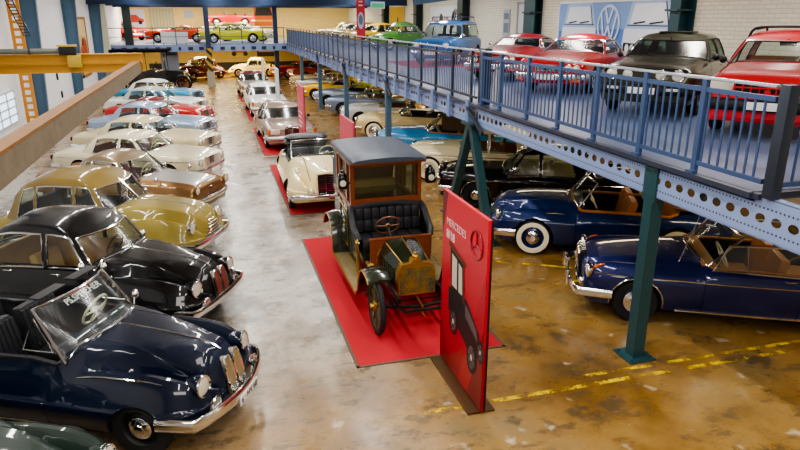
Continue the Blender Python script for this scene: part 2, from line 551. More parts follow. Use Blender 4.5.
def bumper(root, x, W, z, back=.3, h=.06, bow=.1, flat=.4, m=CHROME, name='bumper', sg=1, over=0, thick=None):
    pts = []
    for i in range(17):
        v = -1+2*i/16; a = abs(v)
        xx = x-bow*a**2
        if a > .86: xx -= back*((a-.86)/.14)**1.4
        yy = W*min(1, a/.93 if a < .93 else 1+.0*a)*(1 if v > 0 else -1)
        pts.append((sg*xx, yy, z))
    mb = MB().tube(pts, h, 10, flat=flat)
    o = mb.build(name, m, root)
    if over:
        q = MB()
        for y in (-over, over):
            q.box((sg*(x+.03-bow*(y/W)**2), y, z+.02), (.07, .06, h*2+.1), bev=.025)
        q.build('overrider', m, o)
    return o
def plate(root, x, z, y=0, w=.46, h=.11, sg=1, txt=None):
    o = MB().box((x, y, z), (.012, w, h), bev=.004).build('number_plate', PLATE, root)
    if txt: text('plate_text', txt, h*.95, INK, o, frame_M((x+sg*.008, y, z), (0, sg, 0), (0, 0, 1)))
    return o
def strip(B, root, zf, x0, x1, r=.012, m=CHROME, n=14, name='side_trim', flat=1.):
    for sg in (1, -1):
        pts = []
        for i in range(n+1):
            x = x0+(x1-x0)*i/n; z = zf(x) if callable(zf) else zf
            pts.append((x, sg*(B.side(x, z)+.004), z))
        MB().tube(pts, r, 6, flat=flat).build(name, m, root)
def arch_trim(B, root, m=CHROME, r=.012, which=('xf', 'xr')):
    sp = B.sp; ra = sp['r']*sp.get('arch', 1.14)
    for k in which:
        for sg in (1, -1):
            pts = []
            for i in range(15):
                a = PI*(-.04+1.08*i/14); x = sp[k]+ra*cos(a); z = sp['r']+ra*sin(a)
                pts.append((x, sg*(B.side(x, z)+.003), z))
            MB().tube(pts, r, 6).build('arch_trim', m, root)
def handles(B, root, xs, z, res=None):
    for x in xs:
        for sg in (1, -1):
            y = sg*(B.side(x, z)+.02)
            par = root
            if res:
                for (nm, q), o in res.items():
                    if nm == 'door':
                        d = B.sp['doors'][q//2]
                        if d[0] < x < d[1] and (q % 2 == 0) == (sg > 0): par = o
            MB().tube([(x-.07, y-sg*.02, z), (x-.06, y, z), (x+.06, y, z), (x+.07, y-sg*.02, z)], .011, 6).build('door_handle', CHROME, par)
def mirror(B, root, x, z, m=CHROME, sides=(1, -1), up=.06, out=.1):
    for sg in sides:
        y = sg*(B.side(x, z))
        mb = MB().tube([(x, y-sg*.03, z), (x-.02, y+sg*out*.7, z+up)], .01, 6)
        M = Matrix.Translation((x-.02, y+sg*out, z+up)) @ Matrix.Rotation(PI/2, 4, 'Y')
        mb.lathe([(.06, -.02), (.06, 0), (.03, .035), (.001, .045)], 12, M)
        mb.build('wing_mirror', m, root)
# ---------------------------------------------------------------- camera
cam = bpy.data.cameras.new('camera'); co = bpy.data.objects.new('camera', cam); C.objects.link(co)
co.location = (0, 0, 4.4); co.rotation_euler = (math.radians(90-17.92), 0, math.radians(-16.09))
cam.sensor_width = 36; cam.lens = 28.8; cam.clip_end = 200
bpy.context.scene.camera = co
sc = bpy.context.scene
sc.view_settings.view_transform = 'AgX'
try: sc.view_settings.look = 'AgX - Medium High Contrast'
except Exception: pass
sc.view_settings.exposure = EXPO
w = bpy.data.worlds.new('world'); sc.world = w; w.use_nodes = True
w.node_tree.nodes['Background'].inputs['Color'].default_value = (.85, .9, 1, 1)
w.node_tree.nodes['Background'].inputs['Strength'].default_value = .6

# ---------------------------------------------------------------- setting
XL, XR, YN, YF, ZC, ZD, XE = -6.4, 12.4, -7., 60., 6.4, 2.73, 5.18   # left wall, right wall, near wall, far wall, ceiling, deck, deck edge
def floor_mat():
    m, N, L, B = _new('worn_polished_concrete')
    tc = N.new('ShaderNodeTexCoord'); sp = N.new('ShaderNodeSeparateXYZ'); L.new(tc.outputs['Object'], sp.inputs[0])
    def noise(s, d=6, r=.6, st=None):
        n = N.new('ShaderNodeTexNoise'); n.inputs['Scale'].default_value = s; n.inputs['Detail'].default_value = d; n.inputs['Roughness'].default_value = r
        if st:
            mp = N.new('ShaderNodeMapping'); mp.inputs['Scale'].default_value = st; L.new(tc.outputs['Object'], mp.inputs[0]); L.new(mp.outputs[0], n.inputs['Vector'])
        else: L.new(tc.outputs['Object'], n.inputs['Vector'])
        return n.outputs['Fac']
    def ramp(f, st):
        r = N.new('ShaderNodeValToRGB'); e = r.color_ramp.elements
        while len(e) < len(st): e.new(.5)
        for i, (p, c) in enumerate(st): e[i].position = p; e[i].color = (*srgb(c), 1)
        L.new(f, r.inputs[0]); return r.outputs[0]
    def mix(f, a, b):
        x = N.new('ShaderNodeMix'); x.data_type = 'RGBA'; L.new(f, x.inputs['Factor']); L.new(a, x.inputs['A']); L.new(b, x.inputs['B']); return x.outputs['Result']
    def mr(v, a, b, c=0, d=1):
        x = N.new('ShaderNodeMapRange'); x.inputs['From Min'].default_value = a; x.inputs['From Max'].default_value = b; x.inputs['To Min'].default_value = c; x.inputs['To Max'].default_value = d
        L.new(v, x.inputs['Value']); return x.outputs['Result']
    def ma(op, a, b):
        x = N.new('ShaderNodeMath'); x.operation = op
        for i, q in enumerate((a, b)):
            if isinstance(q, (int, float)): x.inputs[i].default_value = q
            else: L.new(q, x.inputs[i])
        return x.outputs[0]
    warm = ramp(noise(.55, 8, .65), [(.27, '#4d3c20'), (.42, '#82602c'), (.54, '#9d7a42'), (.70, '#867550')])
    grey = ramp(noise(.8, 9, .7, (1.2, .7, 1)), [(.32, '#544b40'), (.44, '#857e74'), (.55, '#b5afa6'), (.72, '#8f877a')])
    # the aisle left of the carpets has its whitish reflection put into the colour, the bays under the deck are stained ochre
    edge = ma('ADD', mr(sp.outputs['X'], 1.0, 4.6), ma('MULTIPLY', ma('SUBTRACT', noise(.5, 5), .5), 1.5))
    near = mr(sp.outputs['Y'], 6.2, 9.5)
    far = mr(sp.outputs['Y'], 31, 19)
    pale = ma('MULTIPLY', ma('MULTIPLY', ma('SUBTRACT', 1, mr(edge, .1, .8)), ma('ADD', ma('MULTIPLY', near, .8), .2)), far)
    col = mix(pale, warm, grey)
    spots = ma('MAXIMUM', mr(noise(1.7, 7, .7), .55, .63), ma('MULTIPLY', mr(noise(2.6, 8, .75, (.55, 1.3, 1)), .54, .60), .8))
    dark = N.new('ShaderNodeRGB'); dark.outputs[0].default_value = (*srgb('#4f4434'), 1)
    col = mix(ma('MULTIPLY', spots, .75), col, dark.outputs[0])
    bri = N.new('ShaderNodeRGB'); bri.outputs[0].default_value = (*srgb('#e0d6c0'), 1)
    col = mix(ma('MULTIPLY', mr(noise(2.3, 3, .5, (1, 1, 1)), .66, .72), .5), col, bri.outputs[0])
    L.new(col, B.inputs['Base Color'])
    L.new(mr(noise(1.3, 7, .65), .35, .7, .2, .45), B.inputs['Roughness'])
    B.inputs['Coat Weight'].default_value = .12; B.inputs['Specular IOR Level'].default_value = .4; B.inputs['Coat Roughness'].default_value = .22
    bp = N.new('ShaderNodeBump'); bp.inputs['Strength'].default_value = .06; bp.inputs['Distance'].default_value = .01
    L.new(noise(3, 8, .6), bp.inputs['Height']); L.new(bp.outputs[0], B.inputs['Normal'])
    return m
def brick_mat(name, c1, c2, mortar, scale=1., rough=.7, axis='x', bump=.5):
    m, N, L, B = _new(name)
    tc = N.new('ShaderNodeTexCoord'); sp = N.new('ShaderNodeSeparateXYZ'); L.new(tc.outputs['Object'], sp.inputs[0])
    cb = N.new('ShaderNodeCombineXYZ'); L.new(sp.outputs['Y' if axis == 'x' else 'X'], cb.inputs[0]); L.new(sp.outputs['Z'], cb.inputs[1])
    b = N.new('ShaderNodeTexBrick'); L.new(cb.outputs[0], b.inputs['Vector'])
    b.inputs['Color1'].default_value = (*srgb(c1), 1); b.inputs['Color2'].default_value = (*srgb(c2), 1); b.inputs['Mortar'].default_value = (*srgb(mortar), 1)
    b.inputs['Scale'].default_value = scale; b.inputs['Brick Width'].default_value = .32; b.inputs['Row Height'].default_value = .1; b.inputs['Mortar Size'].default_value = .012
    L.new(b.outputs['Color'], B.inputs['Base Color']); B.inputs['Roughness'].default_value = rough
    bp = N.new('ShaderNodeBump'); bp.inputs['Strength'].default_value = bump; bp.inputs['Distance'].default_value = .02
    L.new(b.outputs['Fac'], bp.inputs['Height']); bp.invert = True; L.new(bp.outputs[0], B.inputs['Normal'])
    return m
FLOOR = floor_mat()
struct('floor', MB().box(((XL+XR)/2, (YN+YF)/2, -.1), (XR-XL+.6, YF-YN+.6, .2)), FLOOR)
WHITE = mat('white_wall_paint', '#e9eaec', rough=.7, noise=.04, nscale=1.5, bump=.05)
CREAM = brick_mat('warm_cream_block_wall', '#ead08a', '#e3c67c', '#d4b870', axis='y', bump=.25)
WBRICK = brick_mat('white_painted_brick', '#e8e1cd', '#dfd7c2', '#cdc5b0', axis='x')
struct('wall_left', MB().box((XL-.15, (YN+YF)/2, ZC/2), (.3, YF-YN, ZC)), WHITE)
struct('wall_right', MB().box((XR+.15, (YN+YF)/2, ZC/2), (.3, YF-YN, ZC)), WBRICK)
struct('wall_far', MB().box(((XL+XR)/2, YF+.15, ZC/2), (XR-XL+.6, .3, ZC)), CREAM)
struct('wall_near', MB().box(((XL+XR)/2, YN-.15, ZC/2), (XR-XL+.6, .3, ZC)), WHITE)
struct('ceiling', MB().box(((XL+XR)/2, (YN+YF)/2, ZC+.1), (XR-XL+.6, YF-YN+.6, .2)), mat('pale_ceiling_panel', '#d9dde2', rough=.8, noise=.05))
struct('baseboard_far', MB().box((2, YF-.03, .35), (14, .06, .7)), mat('dark_dado', '#3a3a34', rough=.6, noise=.1))

BLUES = mat('blue_grey_steel', '#4b6a84', rough=.4, noise=.06)
TEAL = mat('teal_steel', '#264a50', rough=.4, noise=.06)
NAVY = mat('navy_steel', '#1d3557', rough=.4, noise=.06)
DGREEN = mat('dark_green_steel', '#33443f', rough=.45, noise=.06)
RAILD = mat('dark_rail_steel', '#2c3440', rough=.35, noise=.05)
RAILB = mat('blue_rail_steel', '#3b5076', rough=.35, noise=.05)
RAILT = mat('pale_handrail', '#b9c3cf', rough=.25, metal=.6)
# tapered frame legs on the left wall
def frame_leg(Y, zt=ZC):
    mb = MB(); d0, d1 = .36, .66
    pr = [(XL, 0), (XL+d0, 0), (XL+d1, zt), (XL, zt)]
    mb.prism([(a, b) for a, b in pr], Y-.015, Y+.015, axis='y')
    mb.bar((XL+d0, Y, 0), (XL+d1, Y, zt), .2, .03, up=(1, 0, 0))
    mb.box((XL+.02, Y, zt/2), (.04, .22, zt))
    return tag(mb.build('column', BLUES, smooth=False), kind='structure')
for y in (19., 26.9, 34.5, 42.): frame_leg(y)
struct('column', MB().box((XL+.2, 45.2, ZC/2), (.5, .5, ZC)), mat('cream_pier', '#ddd8c0', rough=.7))
# right wall frame legs above the deck
for i, y in enumerate((15.2, 23.6, 31., 38.4, 46)):
    mb = MB().box((XR-.2, y, (ZD+ZC)/2), (.4, .03, ZC-ZD)).box((XR-.4, y, (ZD+ZC)/2), (.03, (.4, .9, .7, .6, .6)[i], ZC-ZD)).box((XR-.02, y, (ZD+ZC)/2), (.03, .6, ZC-ZD))
    mb.box((XR-.3, y, 4.6), (.5, .7 if i else .5, .05))
    struct('column', mb, TEAL if i < 2 else DGREEN)
# roof girders seen under the ceiling at the far end
for y in (41.4, 46.2, 52.5):
    mb = MB().box(((XL+XR)/2, y, 5.42), (XR-XL, .04, .5)).box(((XL+XR)/2, y, 5.17), (XR-XL, .3, .04)).box(((XL+XR)/2, y, 5.67), (XR-XL, .3, .04))
    struct('beam', mb, NAVY)
struct('beam', MB().bar((XR-.3, 24.2, 5.6), (XR-4.2, 26.5, 5.05), .12, .3), BLUES)

# the mezzanine: deck, perforated edge beams, columns
DECK = mat('blue_grey_deck', '#6d7da0', rough=.32, noise=.08, nscale=2)
EDGE = mat('dark_deck_edge', '#30384a', rough=.4, noise=.05)
struct('floor_mezzanine', MB().box(((XE+XR)/2, (5.0+YF)/2, ZD-.05), (XR-XE, YF-5.0, .1)), DECK)
struct('floor_mezzanine', MB().box(((XL+XE)/2, (46+YF)/2, ZD-.05), (XE-XL, YF-46, .1)), DECK)
struct('trim_deck_edge', MB().box((XE-.03, (5+46)/2, ZD-.03), (.10, 41, .06)).box((XE+3.6, 4.97, ZD-.03), (7.3, .1, .06)), EDGE)
def perf_mat():
    m, N, L, B = _new('perforated_pale_blue_steel')
    tc = N.new('ShaderNodeTexCoord'); sp = N.new('ShaderNodeSeparateXYZ'); L.new(tc.outputs['Object'], sp.inputs[0])
    def ma(op, a, b=0.):
        x = N.new('ShaderNodeMath'); x.operation = op
        for i, q in enumerate((a, b)):
            if isinstance(q, (int, float)): x.inputs[i].default_value = q
            else: L.new(q, x.inputs[i])
        return x.outputs[0]
    fy = ma('SUBTRACT', ma('FRACT', ma('MULTIPLY', sp.outputs['Y'], 20.)), .5)
    dots = None
    for zc in (2.37, 2.60):
        dz = ma('MULTIPLY', ma('SUBTRACT', sp.outputs['Z'], zc), 20.)
        r = ma('ADD', ma('MULTIPLY', fy, fy), ma('MULTIPLY', dz, dz)); d = ma('LESS_THAN', r, .055)
        dots = d if dots is None else ma('MAXIMUM', dots, d)
    mx = N.new('ShaderNodeMix'); mx.data_type = 'RGBA'; L.new(dots, mx.inputs['Factor'])
    mx.inputs['A'].default_value = (*srgb('#8ea3cf'), 1); mx.inputs['B'].default_value = (*srgb('#3c4660'), 1)
    L.new(mx.outputs['Result'], B.inputs['Base Color']); B.inputs['Roughness'].default_value = .4; B.inputs['Metallic'].default_value = .15
    return m
PERF = perf_mat()
def edge_beam(y0, y1, x, step, z0=2.28, z1=2.7, ew=.062, eh=.048, gaps=None):
    """C-shaped joist with a row of oval holes punched through its web"""
    mb = MB(); zc = 2.49; n = int((y1-y0)/step); K = 12
    for i in range(n):
        a, b = y0+i*step, y0+(i+1)*step; c = (a+b)/2
        hole = gaps is None or (i % gaps[0]) < gaps[1]
        if not hole:
            mb.add([(x, a, z0), (x, b, z0), (x, b, z1), (x, a, z1)], [(0, 1, 2, 3)]); continue
        ov = [(x, c+ew*cos(2*PI*k/K), zc+eh*sin(2*PI*k/K)) for k in range(K)]
        # outer square sampled at the same angles
        sq = []
        for k in range(K):
            A = 2*PI*k/K; dx, dz = cos(A), sin(A); hw, hu, hl = step/2, z1-zc, zc-z0
            t = min(hw/abs(dx) if abs(dx) > 1e-6 else 9, (hu if dz > 0 else hl)/abs(dz) if abs(dz) > 1e-6 else 9)
            sq.append((x, c+dx*t, zc+dz*t))
        cor = [(x, b, z1), (x, a, z1), (x, a, z0), (x, b, z0)]
        base = len(mb.v); mb.v += ov+sq+cor
        for k in range(K):
            k2 = (k+1) % K; mb.f.append([base+k, base+k2, base+K+k2, base+K+k]); mb.m.append(0)
        for ci, (p, q) in enumerate(((2, 3), (3, 4), (8, 9), (9, 10))):
            mb.f.append([base+K+p, base+2*K+ci, base+K+q]); mb.m.append(0)
    for z in (z0, z1): mb.box((x+.05, (y0+y0+n*step)/2, z), (.1, n*step, .012))
    return struct('beam', mb, PERF)
edge_beam(1.0, 12.3, XE, .2)
edge_beam(12.35, 46, XE+.02, .2, gaps=(6, 5))
struct('beam', MB().box(((XL+XE)/2, 46, 2.49), (XE-XL, .1, .42)), PERF)
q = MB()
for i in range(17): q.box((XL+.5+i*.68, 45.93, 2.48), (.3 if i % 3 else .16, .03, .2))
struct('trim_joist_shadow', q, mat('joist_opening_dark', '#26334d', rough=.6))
# secondary joists under the deck
mb = MB()
for y in range(6, 58, 3): mb.box(((XE+XR)/2+.1, y, 2.5), (XR-XE-.3, .08, .36))
struct('beam', mb, mat('joist_galvanised', '#7d7f80', rough=.5, metal=.3))
def post(Y, base=True):
    mb = MB().box((XE+.06, Y, 1.2), (.17, .17, 2.4)); mb.box((XE-.015, Y, 2.44), (.03, .24, .46))
    mb.box((XE+.06, Y, .012), (.4, .4, .025))
    for sx in (-1, 1):
        for sy in (-1, 1):
            mb.lathe([(.018, .02), (.018, .05), (.001, .052)], 6, Matrix.Translation((XE+.06+sx*.15, Y+sy*.15, 0)))
            mb.lathe([(.013, 0), (.013, .01)], 6, Matrix.Translation((XE-.03, Y+sx*.08, 2.44+sy*.16)) @ Matrix.Rotation(-PI/2, 4, 'Y'))
    return tag(mb.build('column', TEAL if Y < 15 else BLUES, smooth=False), kind='structure')
for y in (6.6, 19.5, 26.1, 32.7, 39.3): post(y)
mb = MB()
mb.bar((XE, 12.55, 2.28), (XE, 13.7, 0), .16, .16); mb.bar((XE, 12.45, 2.28), (XE, 11.35, 0), .16, .16)
mb.box((XE, 13.7, .012), (.36, .36, .025)).box((XE, 11.35, .012), (.36, .36, .025)).box((XE, 12.5, 2.3), (.3, .5, .06))
struct('column', mb, TEAL)
# rear deck column with hazard stripes on a concrete foot
def hazard():
    m, N, L, B = _new('hazard_stripes')
    tc = N.new('ShaderNodeTexCoord'); wv = N.new('ShaderNodeTexWave'); wv.wave_profile = 'SIN'; wv.inputs['Scale'].default_value = 1.2; wv.bands_direction = 'DIAGONAL'
    L.new(tc.outputs['Object'], wv.inputs['Vector']); r = N.new('ShaderNodeValToRGB'); r.color_ramp.interpolation = 'CONSTANT'
    r.color_ramp.elements[0].color = (*srgb('#26262a'), 1); r.color_ramp.elements[1].position = .5; r.color_ramp.elements[1].color = (*srgb('#c9a02a'), 1)
    L.new(wv.outputs['Fac'], r.inputs[0]); L.new(r.outputs[0], B.inputs['Base Color']); return m
for x in (0., ):
    struct('column', MB().box((x, 45.6, ZC/2), (.32, .32, ZC)), NAVY)
    struct('trim_column_stripes', MB().box((x, 45.6, 1.75), (.36, .36, 1.5)), hazard())
    struct('trim_column_foot', MB().box((x, 45.6, .5), (.5, .5, 1.0), bev=.03), mat('concrete_foot', '#b0aa98', rough=.8, noise=.1))
struct('column', MB().box((4.55, 47.0, ZC/2), (.3, .3, ZC)), NAVY)
struct('column', MB().box((-4.9, 46.4, ZC/2), (.5, .3, ZC)), DGREEN)

# ---------------------------------------------------------------- railings
def railing(name, label, y0, y1, posts, step, rail_m, post_m, bar_m, deep=False, maxb=100, top=RAILT):
    t = thing(name, label, 'railing', (XE, (y0+y1)/2, ZD)); oy = (y0+y1)/2
    MB().box((0, 0, 1.05), (.07, y1-y0, .035), bev=.012).build('handrail', top, t)
    MB().box((0, 0, .12), (.035, y1-y0, .05)).build('bottom_rail', rail_m, t)
    MB().box((0, 0, .93), (.035, y1-y0, .05)).build('upper_rail', rail_m, t)
    p0 = h0 = None; PERFP = mat('pale_blue_plate', '#6f86b4', rough=.4)
    for y in posts:
        if p0 is None:
            mb = MB().box((0, 0, .52), (.05, .07, 1.04))
            if not deep: mb.box((-.04, 0, -.02), (.05, .12, .1))
            o = p0 = mb.build('rail_post', post_m, t, smooth=False)
        else: o = p0.copy(); C.objects.link(o)
        o.location = (0, y-oy, 0)
        if deep:
            if h0 is None: h = h0 = MB().box((-.07, 0, -.2), (.05, .15, .5)).build('hanging_plate', PERFP, t, smooth=False)
            else: h = h0.copy(); C.objects.link(h)
            h.location = (0, y-oy, 0)
    n = int((y1-y0)/step); b0 = None; rest = MB()
    for i in range(1, n):
        y = y0+i*step
        if any(abs(y-p) < .05 for p in posts): continue
        if i < maxb:
            if b0 is None: o = b0 = MB().box((0, 0, .53), (.014, .024, .8)).build('baluster', bar_m, t, smooth=False)
            else: o = b0.copy(); C.objects.link(o)
            o.location = (0, y-oy, 0)
        else: rest.box((0, y-oy, .53), (.014, .024, .8))
    if rest.v: tag(rest.build('balusters', bar_m, t, smooth=False), kind='stuff')
    return t
railing('railing', 'blue steel balustrade with pale handrail along the deck edge before the red and olive cars', 4.95, 12.1, (5.91, 6.93, 7.98, 9.01, 10.07, 11.18, 12.05), .125, RAILB, RAILB, RAILB)
lp = [12.6+1.13*i for i in range(30)]
railing('railing', 'long darker balustrade with deep hanging posts running along the deck toward the far wall', 12.3, 45.9, lp, .115, RAILD, RAILD, mat('grey_balusters', '#5c6b8c', rough=.4), deep=True)
# corner newel and the short return of the balustrade
t = thing('railing', 'thick dark corner post with the short return rail at the near end of the deck', 'railing', (XE, 4.82, ZD))
MB().box((0, 0, .53), (.12, .12, 1.1), bev=.008).build('newel_post', RAILD, t)
MB().box((1.6, -.02, 1.05), (3.2, .07, .035)).build('handrail', RAILT, t)
MB().box((1.6, -.02, .93), (3.2, .035, .05)).build('upper_rail', RAILB, t)
MB().box((1.6, -.02, .12), (3.2, .035, .05)).build('bottom_rail', RAILB, t)
for k in range(20): MB().box((.2+k*.14, -.02, .53), (.024, .014, .8)).build('baluster', RAILB, t, smooth=False)
# rear deck railing
t = thing('railing', 'thin dark open railing along the edge of the far deck', 'railing', (-.6, 46, ZD))
MB().box((0, 0, 1.05), (11.4, .05, .05)).build('handrail', RAILD, t)
for z in (.5,): MB().box((0, 0, z), (11.4, .03, .03)).build('mid_rail', RAILD, t)
for k in range(9): MB().box((-5.6+k*1.4, 0, .52), (.05, .05, 1.04)).build('rail_post', RAILD, t, smooth=False)
# dark cabinet post where the two railings meet
t = thing('junction_box', 'dark upright fire hose cabinet post between the two balustrades', 'post', (XE+.12, 12.2, ZD))
MB().box((0, 0, .55), (.16, .28, 1.1), bev=.01).build('cabinet_case', RAILD, t)
MB().box((-.085, 0, .95), (.01, .2, .2)).build('panel', mat('green_panel', '#3f5a54', rough=.4), t)
MB().lathe([(.07, 0), (.07, .62), (.04, .68), (.001, .69)], 12, Matrix.Translation((.16, -.22, .02))).build('extinguisher', mat('pale_cylinder', '#c8c4b8', rough=.35), t)
# diagonal braces at the column heads
for y in (12.6, 19.5, 26.1, 32.7):
    t = MB().bar((XE-.08, y, 2.62), (XE-.08, y-.85, 2.2), .05, .09).build('brace', RAILD, smooth=False)
    tag(t, kind='structure')

# ---------------------------------------------------------------- lights
def lamp(name, loc, sx, sy, power, col, rot=(0, 0, 0)):
    l = bpy.data.lights.new(name, 'AREA'); l.shape = 'RECTANGLE'; l.size = sx; l.size_y = sy; l.energy = power; l.color = col
    o = bpy.data.objects.new(name, l); C.objects.link(o); o.location = loc; o.rotation_euler = rot
    return o
HOUS = mat('lamp_housing', '#c9ccd0', rough=.4)
proto = None
COOL = (1., .97, .92); WARM = (1., .80, .50)
for x in (-3.6, .6, 3.4):
    for k in range(13):
        y = 1.5+k*4.4
        if proto is None:
            proto = thing('ceiling_lamp', 'long white strip lamp hung under the ceiling', 'lamp', (x, y, 5.9), group='ceiling strip lamps')
            MB().box((0, 0, .06), (.3, 2.7, .08), bev=.01).build('housing', HOUS, proto)
            MB().bar((0, 1, .1), (0, 1, .5), .02).bar((0, -1, .1), (0, -1, .5), .02).build('hanger', HOUS, proto)
        else:
            o = copy_tree(proto); o.location = (x, y, 5.9)
        lamp('lamp_light', (x, y, 5.9), .24, 2.6, 105*LK, COOL)
for y in range(4, 58, 6): lamp('deck_light', (9.4, y, 6.0), .3, 3.0, 150*LK, (1, .95, .85))
for y in range(4, 46, 4): lamp('bay_light', (9.2, y+.5, 2.28), 2.4, .2, 36*LK, WARM)
for x in (-4, 0, 3.2): lamp('far_bay_light', (x, 53, 2.5), 3, 2.5, 420*LK, (1., .8, .45))
for x in (-4, 0, 4, 9): lamp('far_deck_light', (x, 55, 5.6), 3, 2.5, 420*LK, (1., .82, .5))
lamp('near_fill', (1, -2.5, 6.0), 5, 2, 300*LK, COOL, (math.radians(20), 0, 0))
# ---------------------------------------------------------------- body styles (curves run tail -> nose)
def bmw_style(**k):
    d = dict(L=4.73, w=[(0,.62),(.08,.76),(.2,.86),(.32,.875),(.5,.87),(.68,.88),(.8,.89),(.9,.87),(.96,.82),(1,.74)],
        zt=[(0,.62),(.08,.84),(.2,.98),(.34,1.02),(.6,1.06),(.68,1.11),(.8,1.07),(.9,1.01),(.96,.96),(1,.90)],
        zf=[(0,.45),(.07,.74),(.16,.90),(.27,.88),(.36,.74),(.45,.66),(.55,.72),(.66,.85),(.77,.95),(.86,.96),(.93,.91),(.97,.83),(1,.68)],
        yf=.76, wh=[(0,.55),(.15,.60),(.3,.72),(.6,.74),(.7,.60),(.85,.34),(.96,.22),(1,.2)], kh=[(0,6),(.3,14),(.6,16),(.75,10),(1,7)], kf=[(0,4),(.5,9),(.8,7),(1,7)],
        n=[(0,3),(.2,3.4),(.5,3.6),(1,2.9)], cr=.03, zm=[(0,.52),(.5,.55),(1,.55)], zb=.24, tuck=.1, nose=(.42,2.,.62,.60,.52), tail=(.55,2.1,.5,.5,.5),
        xf=1.67, xr=-1.22, r=.345, hood=(.98,2.2,.42), boot=(-2.1,-1.25,.5), doors=[(-.62,.62)], arch=1.03, archz=-.07)
    d.update(k); return d
def opel_style(**k):
    d = bmw_style(L=4.6, w=[(0,.6),(.08,.75),(.2,.85),(.32,.865),(.5,.86),(.68,.875),(.8,.88),(.9,.86),(.96,.8),(1,.66)],
        zt=[(0,.55),(.1,.78),(.2,.95),(.34,1.02),(.6,1.08),(.68,1.12),(.8,1.10),(.9,1.05),(.96,.98),(1,.84)],
        wh=[(0,.55),(.15,.6),(.3,.78),(.6,.8),(.7,.62),(.85,.46),(.96,.4),(1,.38)], zf=[(0,.45),(.07,.7),(.16,.88),(.27,.88),(.36,.82),(.5,.8),(.66,.90),(.77,.98),(.86,.99),(.93,.93),(.97,.82),(1,.6)],
        xf=1.42, xr=-1.25, r=.335, hood=(.86,2.1,.46), boot=(-2.05,-1.35,.45), doors=[(-.05,.62),(-.85,-.05)])
    d.update(k); return d
def ponton_style(**k):
    d = dict(L=4.72, w=[(0,.70),(.08,.80),(.25,.875),(.5,.885),(.78,.87),(.92,.82),(1,.74)],
        zt=[(0,.70),(.08,.84),(.22,.93),(.4,.97),(.62,1.0),(.70,.99),(.82,.95),(.93,.90),(1,.84)],
        zf=[(0,.66),(.08,.82),(.25,.90),(.45,.93),(.62,.93),(.75,.93),(.9,.92),(.97,.86),(1,.76)], yf=.80, wh=[(0,.75),(.3,.9),(.6,.85),(.7,.62),(.9,.5),(1,.45)], kh=2.6, kf=4., n=4.5,
        zm=.62, zb=.24, tuck=.07, nose=(.22,2.2,.80,.72,.55), tail=(.5,2.2,.72,.55,.55),
        xf=1.58, xr=-1.24, r=.335, hood=(.80,2.12,.5), boot=(-2.05,-1.2,.7), doors=[(-.62,.66)])
    d.update(k); return d
def hansa_style(**k):
    d = ponton_style(L=4.5, w=[(0,.68),(.08,.79),(.25,.87),(.5,.88),(.78,.875),(.9,.84),(.96,.76),(1,.6)],
        zt=[(0,.66),(.08,.84),(.22,.96),(.4,1.0),(.62,1.03),(.70,1.05),(.82,1.04),(.92,1.0),(.97,.93),(1,.82)],
        zf=[(0,.6),(.08,.78),(.25,.88),(.45,.9),(.62,.9),(.75,.92),(.87,.91),(.94,.84),(1,.66)], wh=[(0,.7),(.3,.86),(.6,.8),(.7,.6),(.9,.4),(1,.34)], kh=4., n=3.6,
        nose=(.3,2.1,.62,.62,.58), xf=1.40, xr=-1.22, r=.345, hood=(.75,1.98,.52), boot=(-2.0,-1.2,.7), doors=[(-.55,.62)])
    d.update(k); return d
def box_style(**k):
    d = dict(L=4.5, w=[(0,.74),(.06,.80),(.25,.855),(.5,.865),(.78,.855),(.94,.82),(1,.78)],
        zt=[(0,.78),(.05,.86),(.25,.90),(.4,.93),(.62,.94),(.72,.93),(.85,.90),(.95,.86),(1,.80)],
        zf=[(0,.78),(.06,.86),(.3,.87),(.6,.88),(.9,.87),(1,.80)], yf=.86, wh=[(0,.8),(.5,.9),(.7,.78),(1,.72)], kh=1.2, kf=4., n=6.,
        cr=.03, zm=.62, zb=.24, tuck=.07, nose=(.14,2.4,.9,.8,.6), tail=(.2,2.4,.88,.75,.6),
        xf=1.36, xr=-1.28, r=.32, hood=(.78,2.12,.72), boot=(-2.1,-1.3,.72), doors=[(-.1,.66),(-.92,-.1)])
    d.update(k); return d
def beetle_style(**k):
    d = dict(L=4.05, w=[(0,.55),(.1,.70),(.22,.77),(.35,.76),(.5,.75),(.65,.765),(.8,.78),(.9,.74),(.97,.60),(1,.44)],
        zt=[(0,.5),(.06,.72),(.15,.90),(.28,1.0),(.45,1.02),(.66,1.0),(.76,.95),(.86,.86),(.94,.72),(1,.52)],
        zf=[(0,.5),(.08,.68),(.17,.82),(.28,.76),(.38,.5),(.5,.42),(.6,.5),(.72,.74),(.82,.84),(.9,.78),(.96,.64),(1,.5)],
        yf=.80, wh=[(0,.4),(.2,.62),(.3,.80),(.6,.80),(.72,.55),(.85,.42),(1,.3)], kh=[(0,7),(.3,14),(.6,14),(1,8)], kf=7., n=2.9, cr=.05,
        zm=.42, zb=.22, tuck=.06, nose=(.3,2.,.5,.5,.45), tail=(.4,2.,.5,.5,.45),
        xf=1.2, xr=-1.2, r=.33, hood=(.72,1.85,.46), boot=(-1.9,-1.25,.4), doors=[(-.3,.62)], arch=1.05)
    d.update(k); return d

